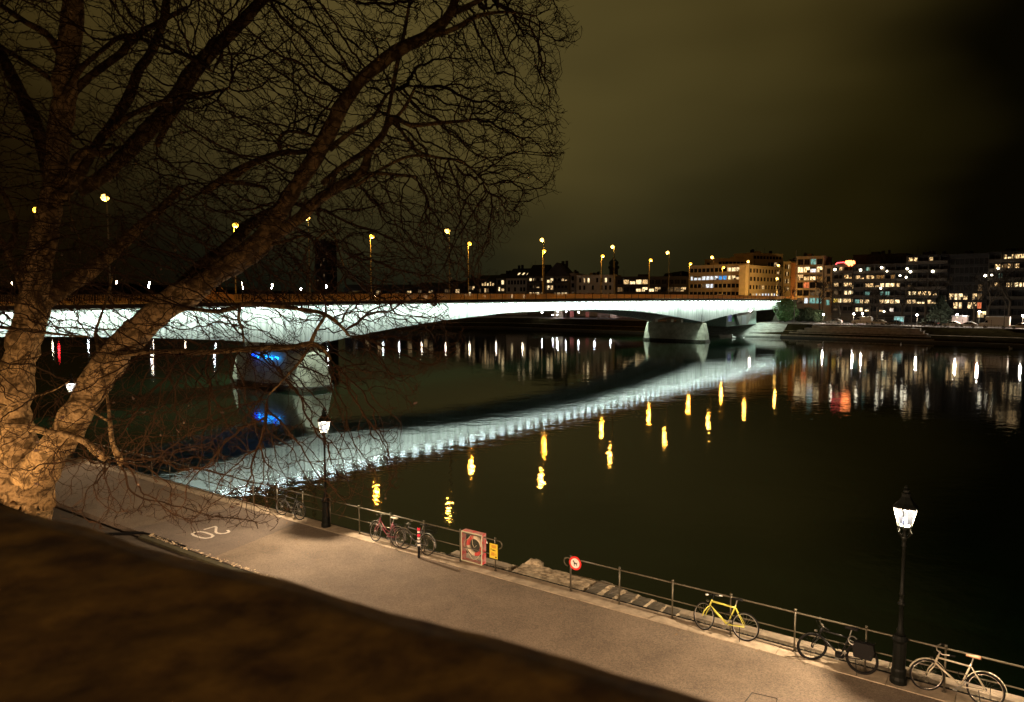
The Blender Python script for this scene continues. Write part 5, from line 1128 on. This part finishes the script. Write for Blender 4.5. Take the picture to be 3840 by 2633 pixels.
LIMBS = {
 'trunk': [[(-40, 2350, Y0, 420), (0, 2100, Y0, 330), (25, 1950, Y0, 285), (45, 1850, Y0, 262), (50, 1780, Y0, 190), (54, 1720, Y0, 132), (55, 1600, Y0, 124), (58, 1480, Y0, 112), (64, 1400, Y0, 108), (84, 1320, Y0, 110), (105, 1220, Y0, 112), (125, 1140, Y0, 118), (135, 1080, Y0, 105), (140, 1000, Y0, 98), (160, 900, Y0, 88), (185, 780, Y0, 78), (205, 660, Y0, 74), (215, 560, Y0, 76), (232, 420, Y0, 80), (248, 280, Y0 - .3, 78), (262, 140, Y0 - .5, 74), (275, 0, Y0 - .8, 66), (290, -200, Y0 - 1, 50)],
           [(60, 1870, Y0, 190), (125, 1785, 20, 158), (182, 1705, 19.8, 126), (232, 1640, 19.6, 106), (280, 1566, 19.4, 112), (340, 1464, 19.2, 108), (410, 1355, 19, 108), (488, 1268, 18.8, 106), (565, 1195, 18.6, 104), (655, 1128, 18.4, 102), (760, 1062, 18.2, 90)]],
 'limb': [
  [(655, 1128, 18.4, 80), (780, 1040, 18.0, 68), (900, 960, 17.7, 64), (1000, 865, 17.4, 60), (1080, 745, 17.2, 58), (1150, 640, 17.0, 58), (1210, 530, 16.8, 60), (1270, 420, 16.7, 54), (1330, 325, 16.6, 50), (1408, 250, 16.5, 48), (1500, 182, 16.4, 46), (1590, 140, 16.3, 40), (1660, 90, 16.2, 34), (1700, 20, 16.1, 30), (1720, -60, 16, 24)],
  [(760, 1062, 18.2, 84), (860, 1000, 18, 74), (960, 945, 17.8, 58), (1040, 880, 17.6, 48), (1130, 812, 17.4, 44), (1200, 745, 17.2, 42), (1290, 690, 17, 36), (1360, 640, 16.8, 34), (1390, 560, 16.7, 26), (1440, 500, 16.6, 24), (1470, 440, 16.5, 22), (1540, 470, 16.3, 16), (1640, 462, 16.2, 14), (1760, 452, 16, 10)],
  [(655, 1120, 18.6, 70), (760, 1000, 18.9, 60), (850, 930, 19, 52), (930, 850, 19.2, 46), (1010, 800, 19.3, 40), (1100, 760, 19.4, 30)],
  [(150, 1140, 20.2, 70), (213, 1100, 20.4, 62), (331, 1020, 20.6, 56), (426, 944, 20.8, 46), (520, 855, 21, 40), (600, 790, 21.2, 30), (680, 700, 21.3, 24)],
  [(300, 720, 21, 40), (400, 650, 21.2, 50), (480, 570, 21.4, 54), (560, 480, 21.5, 58), (650, 390, 21.6, 60), (723, 270, 21.6, 56), (790, 198, 21.5, 48), (875, 113, 21.4, 44), (932, 56, 21.3, 40), (1010, -30, 21.2, 34)],
  [(587, 548, 20, 20), (620, 480, 20, 22), (665, 410, 20, 24), (706, 327, 20, 26), (734, 271, 20, 24), (790, 150, 20, 14)],
  [(180, 780, Y0, 60), (270, 690, 19.9, 46), (330, 600, 19.8, 34), (372, 530, 19.8, 34), (429, 452, 19.9, 36), (480, 367, 20, 36), (525, 254, 20, 34), (565, 198, 20, 32), (610, 85, 20, 28), (630, -40, 20, 22)],
  [(200, 700, Y0, 40), (255, 650, 19.5, 36), (290, 590, 19.3, 32), (330, 560, 19.2, 28), (380, 578, 19.1, 26), (420, 560, 19, 18), (448, 552, 19, 8)],
  [(185, 660, Y0, 50), (158, 536, 20.4, 48), (113, 423, 20.8, 46), (56, 310, 21.1, 44), (10, 220, 21.4, 42), (-60, 80, 21.8, 36)],
  [(235, 400, 20.2, 24), (222, 330, 20, 20), (180, 290, 19.9, 19), (120, 245, 19.8, 18), (56, 208, 19.8, 17), (-20, 160, 19.8, 15)],
  [(248, 260, 20, 30), (215, 180, 19.8, 27), (170, 125, 19.6, 24), (100, 85, 19.4, 22), (40, 45, 19.3, 20), (-20, 5, 19.2, 18)],
  [(238, 420, 20.2, 36), (270, 350, 20.3, 32), (339, 286, 20.5, 28), (400, 240, 20.6, 26), (452, 203, 20.7, 25), (508, 140, 20.8, 24), (593, 85, 20.8, 20), (700, 30, 20.8, 15)],
  [(236, 370, 19.8, 24), (300, 262, 19.6, 20), (350, 215, 19.4, 17), (395, 180, 19.3, 16), (463, 135, 19.2, 16), (565, 158, 19, 14), (706, 214, 18.8, 12), (800, 270, 18.6, 8)],
  [(400, 500, 19.9, 26), (470, 445, 19.5, 22), (536, 410, 19.3, 20), (649, 370, 19, 18), (790, 348, 18.6, 14), (860, 330, 18.4, 9)],
  [(760, 720, 19, 34), (850, 668, 18.8, 34), (950, 612, 18.6, 28), (1045, 576, 18.4, 22), (1140, 570, 18, 18), (1210, 560, 17.6, 14)],
  [(1062, 578, 18.3, 14), (1046, 545, 18.3, 15), (1052, 510, 18.2, 15), (1080, 492, 18.2, 14), (1120, 496, 18.1, 12), (1190, 512, 18, 9)],
  [(850, 680, 18.8, 16), (930, 690, 18.8, 15), (990, 702, 18.8, 13), (1010, 720, 18.8, 7)],
  [(655, 1150, 18.2, 26), (720, 1158, 17.8, 17), (800, 1168, 17.5, 15), (860, 1160, 17.2, 16), (920, 1140, 17, 18), (970, 1142, 16.8, 18), (1060, 1150, 16.5, 16), (1130, 1160, 16.3, 15), (1215, 1176, 16.1, 15), (1270, 1215, 16, 12), (1310, 1260, 16, 9)],
  [(900, 1145, 17, 12), (895, 1200, 16.8, 9), (910, 1240, 16.7, 7), (915, 1285, 16.6, 6)],
  [(400, 1330, 18.8, 34), (520, 1322, 18, 22), (640, 1318, 17.4, 20), (760, 1322, 17, 20), (885, 1312, 16.8, 20), (1000, 1306, 16.5, 21), (1110, 1300, 16.2, 22), (1165, 1290, 16.1, 24), (1210, 1306, 16, 18), (1240, 1350, 16, 10)],
  [(1165, 1292, 16.1, 18), (1185, 1240, 16.1, 13), (1210, 1200, 16, 12), (1225, 1175, 16, 10)],
  [(1160, 1300, 16.1, 13), (1130, 1350, 16, 10), (1066, 1420, 15.9, 8), (1010, 1480, 15.8, 5)],
  [(1140, 812, 17.3, 26), (1210, 740, 17.1, 20), (1260, 690, 17, 16), (1340, 660, 16.8, 15), (1400, 650, 16.7, 14), (1480, 655, 16.5, 12), (1560, 662, 16.4, 9)],
  [(1210, 690, 17.4, 22), (1290, 620, 17.3, 20), (1380, 560, 17.2, 18), (1450, 480, 17.1, 15), (1520, 400, 17, 12), (1560, 320, 17, 8)],
  [(1235, 560, 17, 22), (1320, 490, 17.2, 16), (1400, 440, 17.3, 13), (1450, 355, 17.4, 11), (1480, 340, 17.4, 9)],
  [(1440, 500, 16.6, 14), (1460, 400, 16.5, 14), (1490, 240, 16.4, 14), (1520, 100, 16.3, 13), (1540, -20, 16.2, 12)],
  [(1590, 140, 16.3, 22), (1700, 110, 16, 18), (1790, 60, 15.8, 14), (1900, 45, 15.6, 10), (2010, 60, 15.4, 7)],
  [(1600, 120, 16.3, 20), (1680, 60, 16.3, 22), (1760, 20, 16.2, 18), (1850, -30, 16.2, 14)],
  [(1470, 440, 16.5, 14), (1560, 560, 16.3, 11), (1640, 590, 16.2, 10), (1740, 610, 16, 9), (1830, 700, 15.9, 5)],
  [(1330, 700, 16.9, 14), (1420, 640, 16.7, 11), (1520, 590, 16.5, 12), (1600, 585, 16.4, 10), (1700, 600, 16.3, 6)],
  [(1000, 920, 17.7, 16), (1070, 905, 17.3, 11), (1130, 885, 17.1, 9), (1175, 888, 17, 6)],
  [(1200, 750, 17.2, 12), (1240, 690, 17.1, 11), (1262, 655, 17, 6)],
  [(1180, 905, 17, 7), (1240, 860, 16.9, 8), (1270, 940, 16.9, 7), (1290, 1000, 16.8, 5)],
 ],
 'branch': [
  [(28, 1598, 19.4, 26), (90, 1604, 19.2, 25), (142, 1610, 19, 27), (190, 1622, 18.8, 27), (236, 1628, 18.7, 26), (285, 1640, 18.5, 24), (322, 1660, 18.3, 25), (355, 1688, 18.1, 26), (385, 1712, 18, 28), (412, 1728, 17.9, 18)],
  [(208, 1622, 18.8, 10), (212, 1578, 18.8, 11), (225, 1540, 18.7, 12), (262, 1512, 18.6, 13), (305, 1515, 18.5, 12), (350, 1545, 18.4, 10), (402, 1578, 18.3, 8)],
  [(412, 1575, 18.5, 14), (418, 1640, 18.4, 17), (432, 1690, 18.3, 22), (452, 1722, 18.2, 26), (450, 1745, 18.2, 16)],
  [(355, 1250, 19, 10), (380, 1380, 18.6, 9), (400, 1480, 18.5, 11), (412, 1580, 18.5, 14)],
  [(430, 1000, 19.5, 6), (400, 1120, 19.3, 8), (370, 1210, 19, 9), (358, 1250, 19, 10), (400, 1290, 18.8, 9), (430, 1330, 18.8, 6)],
  [(-10, 1225, 19.5, 14), (60, 1235, 19.2, 12), (150, 1245, 19, 10), (260, 1258, 18.8, 8), (330, 1262, 18.6, 6)],
  [(-10, 1540, 18, 6), (80, 1500, 18, 6), (190, 1470, 18, 4), (260, 1430, 18, 3)],
  [(250, 600, 19, 6), (265, 800, 18.9, 5), (300, 900, 18.8, 4)],
  [(100, 1180, 20, 16), (70, 1050, 19.8, 18), (20, 930, 19.6, 20), (-30, 850, 19.4, 20)],
  [(90, 1050, 19.9, 30), (30, 960, 19.8, 26), (60, 860, 20, 22), (20, 740, 20, 20), (-20, 680, 20, 18)],
  [(170, 950, 19.6, 34), (200, 870, 19.4, 28), (205, 780, 19.3, 26)],
  [(165, 1180, 19.7, 24), (140, 1090, 19.6, 28), (175, 1010, 19.5, 26), (200, 930, 19.4, 26), (210, 860, 19.4, 22)],
 ]}
LP = []
for kind, lst in LIMBS.items():
    mbt = MB()
    for pts in lst:
        o_ = limb(pts); LP.append(o_)
        nsd = 20 if kind == 'trunk' else 10 if pts[0][3] > 20 else 7
        if kind == 'trunk': mbt.tube([a for a, b in o_], [b for a, b in o_], 26, wob=.20)
        else:
            m1 = MB(); m1.tube([a for a, b in o_], [b for a, b in o_], nsd + 2, wob=.22); build(m1, 'limb', BARK if kind == 'branch' and pts[0][1] > 1400 else BARK_DIM, pt, True, True)  # low branches take the lit bark, other limbs the darkened copy
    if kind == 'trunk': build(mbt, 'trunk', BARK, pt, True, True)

# crown: space colonisation from the limbs into the volume the photo's twigs fill
CROWN = [(-250, -250), (2000, -250), (2060, -120), (2150, 20), (2185, 140), (2060, 190), (2060, 330), (2100, 430), (2080, 560), (2080, 640), (1960, 760), (1900, 850), (1830, 960), (1800, 1080), (1740, 1180), (1760, 1280), (1700, 1380), (1600, 1440), (1560, 1560), (1500, 1660), (1560, 1760), (1400, 1860), (1200, 1900), (1080, 1990), (900, 1930), (720, 1990), (560, 1940), (430, 2000), (300, 1960), (150, 1980), (-50, 1700), (-250, 1300)]
def inside(x, y, poly):
    c = False; j = len(poly) - 1
    for i in range(len(poly)):
        xi, yi = poly[i]; xj, yj = poly[j]
        if (yi > y) != (yj > y) and x < (xj - xi) * (y - yi) / (yj - yi) + xi: c = not c
        j = i
    return c
rnd = random.Random(21)
nodes = []; par = []; rad = []
for o_ in LP:
    for k, (p, r_) in enumerate(o_):
        nodes.append(p); par.append(-1); rad.append(r_)
NL = len(nodes)
att = []
while len(att) < 36000:
    x, y = rnd.uniform(-250, 2200), rnd.uniform(-250, 2000)
    if not inside(x + 55 * MN.noise(Vector((x * .006, y * .006, 3))) * 2, y + 55 * MN.noise(Vector((x * .006, y * .006, 9))) * 2, CROWN): continue
    if MN.noise(Vector((x * .0075, y * .0075, 1))) < -.22 and rnd.random() < .75: continue
    dens = 1.0
    if y > 1450: dens = .62 if x < 1020 else .24
    if y > 1780: dens *= .45
    if y < 900 and x < 420: dens = .45
    if 1050 < y <= 1450: dens = .72 if x < 1700 else .25
    if x < 360 and y > 1250: dens *= .3
    if 420 < x < 900 and 900 < y < 1100: dens *= .6
    if x > 1980: dens *= .6
    if rnd.random() > dens: continue
    # depth: crown is deeper in the middle
    Y = rnd.triangular(13.5, 23.5, 17.6 + (1.2 if x < 700 else 0)) if y < 1300 else rnd.uniform(14.5, 19.5)
    att.append(D(x, y, Y))
STEP = .13; alive = list(range(len(att)))
dirn = {}
for it in range(170):
    kd = kdtree.KDTree(len(nodes))
    for i, p in enumerate(nodes): kd.insert(p, i)
    kd.balance(); grow = {}; na = []
    for a in alive:
        p, i, d = kd.find(att[a])
        if d < .165: continue
        na.append(a)
        if d < (4.5 if it < 30 else 1.8): grow.setdefault(i, []).append(att[a])
    alive = na
    if not grow: break
    added = 0
    for i, lst in grow.items():
        v = Vector((0, 0, 0))
        for q_ in lst: v += (q_ - nodes[i]).normalized()
        if v.length < .15: v = (lst[0] - nodes[i])
        v.normalize()
        if par[i] >= 0: v = (v + (nodes[i] - nodes[par[i]]).normalized() * .8).normalized()
        v = (v + Vector((rnd.uniform(-1, 1), rnd.uniform(-1, 1), rnd.uniform(-1, .75))) * .36).normalized()
        nodes.append(nodes[i] + v * STEP * rnd.uniform(.8, 1.2)); par.append(i); rad.append(0); added += 1
    if len(nodes) > 110000: break
child = [[] for _ in nodes]
for i in range(NL, len(nodes)): child[par[i]].append(i)
RT = .0058
for i in range(len(nodes) - 1, NL - 1, -1):
    if not child[i]: rad[i] = RT
    else: rad[i] = min(.085, (sum(rad[c] ** 2.45 for c in child[i])) ** (1 / 2.45) * 1.004)
for i in range(NL, len(nodes)):
    if par[i] < NL: rad[i] = min(rad[i], max(rad[par[i]] * .8, RT))
mb = MB()
stack = [(i, par[i]) for i in range(NL, len(nodes)) if par[i] < NL]
tips = []
while stack:
    i, pa = stack.pop(); pts = [nodes[pa], nodes[i]]; rr_ = [rad[i] if pa < NL else min(rad[pa], rad[i] * 1.25), rad[i]]
    while child[i]:
        ch = sorted(child[i], key=lambda c: -rad[c])
        for c in ch[1:]: stack.append((c, i))
        i = ch[0]; pts.append(nodes[i]); rr_.append(rad[i])
    tips.append((pts[-1], (pts[-1] - pts[-2]).normalized()))
    mb.tube(pts, rr_, 5 if rr_[0] > .025 else 3, cap=False)
# fine twiglets
for i in range(NL, len(nodes)):
    if rad[i] < .014 and rnd.random() < .42:
        p = nodes[i]; d = Vector((rnd.uniform(-1, 1), rnd.uniform(-1, 1), rnd.uniform(-1, .6))).normalized(); l = rnd.uniform(.08, .30); q1 = p + d * l * .5; q2 = q1 + (d + Vector((rnd.uniform(-1, 1), rnd.uniform(-1, 1), rnd.uniform(-.8, .5))) * .5).normalized() * l * .5
        mb.tube([p, q1, q2], [.0045, .004, .0028], 3, cap=False)
# drooping twigs with small side shoots in the lower right
print('tree nodes', len(nodes), 'faces', len(mb.f))
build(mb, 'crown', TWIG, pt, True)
sb = MB(); sb.sphere((0, 0, -.14), .027, None, 6); sb.tube([(0, 0, 0), (0, 0, -.125)], .0018, 3); sbm = sb.mesh('seed_ball', [mat('seed', (.06, .035, .018), .9)], True)
inv = MX[pt.name].inverted(); vis = []
for p, d in tips:
    if rnd.random() < .5: vis.append(p)
rnd.shuffle(vis)
for p in vis[:98]: link_mesh('seed_ball', sbm, pt, inv @ p)
lf = MB(); L5 = [(0, 0), (.05, .02), (.10, .005), (.075, .05), (.10, .09), (.045, .075), (.03, .12), (0, .09), (-.03, .115), (-.04, .07), (-.09, .08), (-.065, .045), (-.085, .0), (-.04, .02)]
lf.prism([(x, .012 * math.sin(z * 40), -z) for x, z in [(x * .62, z * .62) for x, z in L5]], (0, .002, 0)); lfm = lf.mesh('dead_leaf', [mat('dead_leaf', (.04, .018, .009), .8)])
low = [p for p, d in tips if p.z < 6.2]; rnd.shuffle(low)
for p in low[:34]: link_mesh('dead_leaf', lfm, pt, inv @ p, (rnd.uniform(-.6, .6), rnd.uniform(-.6, .6), rnd.uniform(0, 6)))

# warm lamp standing beside the trunk, just outside the left edge
t = thing('trunk_uplight', 'warm lamp on a short post lighting the base of the plane tree', 'lamp', (-15.55, 18.55, 0))
mb = MB(); mb.lathe([(.1, 0), (.05, .2), (.05, 1.8)], 8); build(mb, 'post', DARKI, t)
mb = MB(); mb.sphere((0, 0, 1.95), .12); build(mb, 'bulb', mat('warm_bulb', (1, .8, .5), .5, emit=(1, .62, .25), estr=20), t)
point_light('trunk_light', (.1, .1, 1.7), 1150, (1, .60, .24), .12, t)
# wall lamp on the upper street behind the parapet: it lights the parapet and the near path faintly
t = thing('terrace_lamp', 'wall lantern on the terrace behind the parapet', 'lamp', (3.2, -6.5, H - 1.6))
mb = MB(); mb.lathe([(.07, 0), (.04, .3), (.035, 3.4)], 8); build(mb, 'post', DARKI, t); mb = MB(); mb.sphere((0, 0, 3.6), .14); build(mb, 'globe', mat('warm_bulb', (1, .8, .5), .5), t)
point_light('terrace_light', (0, .3, 3.65), 1150, (1, .66, .34), .2, t)
# terrace retaining wall under the parapet with unseen lamps added to brighten the path
tw = thing('terrace_wall', 'high stone retaining wall of the terrace below the parapet', 'retaining wall', Q(15, 15.4), RZ)
mb = MB(); mb.obox(Q(-60, 15.3, -.2), E * 120, NI * .6, Vector((0, 0, 7.1))); build(mb, 'wall', QUAY, tw, True)
for k_, q_ in enumerate((6, 15.5, 25, 34.5)):
    t = thing('fill_lamp', ['downstream', 'second', 'third', 'upstream'][k_] + ' added warm fill lamp, unseen on the terrace wall', 'lamp', Q(q_, 15.2, 0), RZ, 'added fill lamps on the terrace wall')
    mb = MB(); mb.tube([(0, -.1, 4.3), (0, .5, 4.6), (0, .8, 4.55)], .02, 6); mb.box(-.08, .08, -.11, -.06, 4.1, 4.5); build(mb, 'bracket', DARKI, t)
    mb = MB(); mb.lathe([(.03, 4.60), (.26, 4.46), (.40, 4.36)], 10, (0, .8, 0)); build(mb, 'shade', DARKI, t)  # wide shade shaped to keep the added light off the tree
    mb = MB(); mb.sphere((0, .8, 4.38), .05); build(mb, 'bulb', mat('warm_bulb2', (1, .8, .5), .5, emit=(1, .7, .4), estr=20), t)
    point_light('fill_lamp_light', (0, .8, 4.29), FILLP[k_], (1, .64, .38), .12, t)
# neon letters are built last so that the sign owns them
mb = MB(); rr = random.Random(4); x = 4.6
while x < 10.4:
    ht = rr.uniform(.22, .5); c = BP(-2.62, x, zs_ + rr.uniform(-.08, .12)); m_ = rr.choice([0, 1, 1])
    mb.tube([c + BN * (.17 * math.cos(a_)) + Vector((0, 0, ht * math.sin(a_) * .5)) for a_ in [k * .7 for k in range(rr.randint(5, 9))]], .06, 5, m_); x += rr.uniform(.38, .62)
build(mb, 'neon_tube', [NEON, NEON2], ne, True)
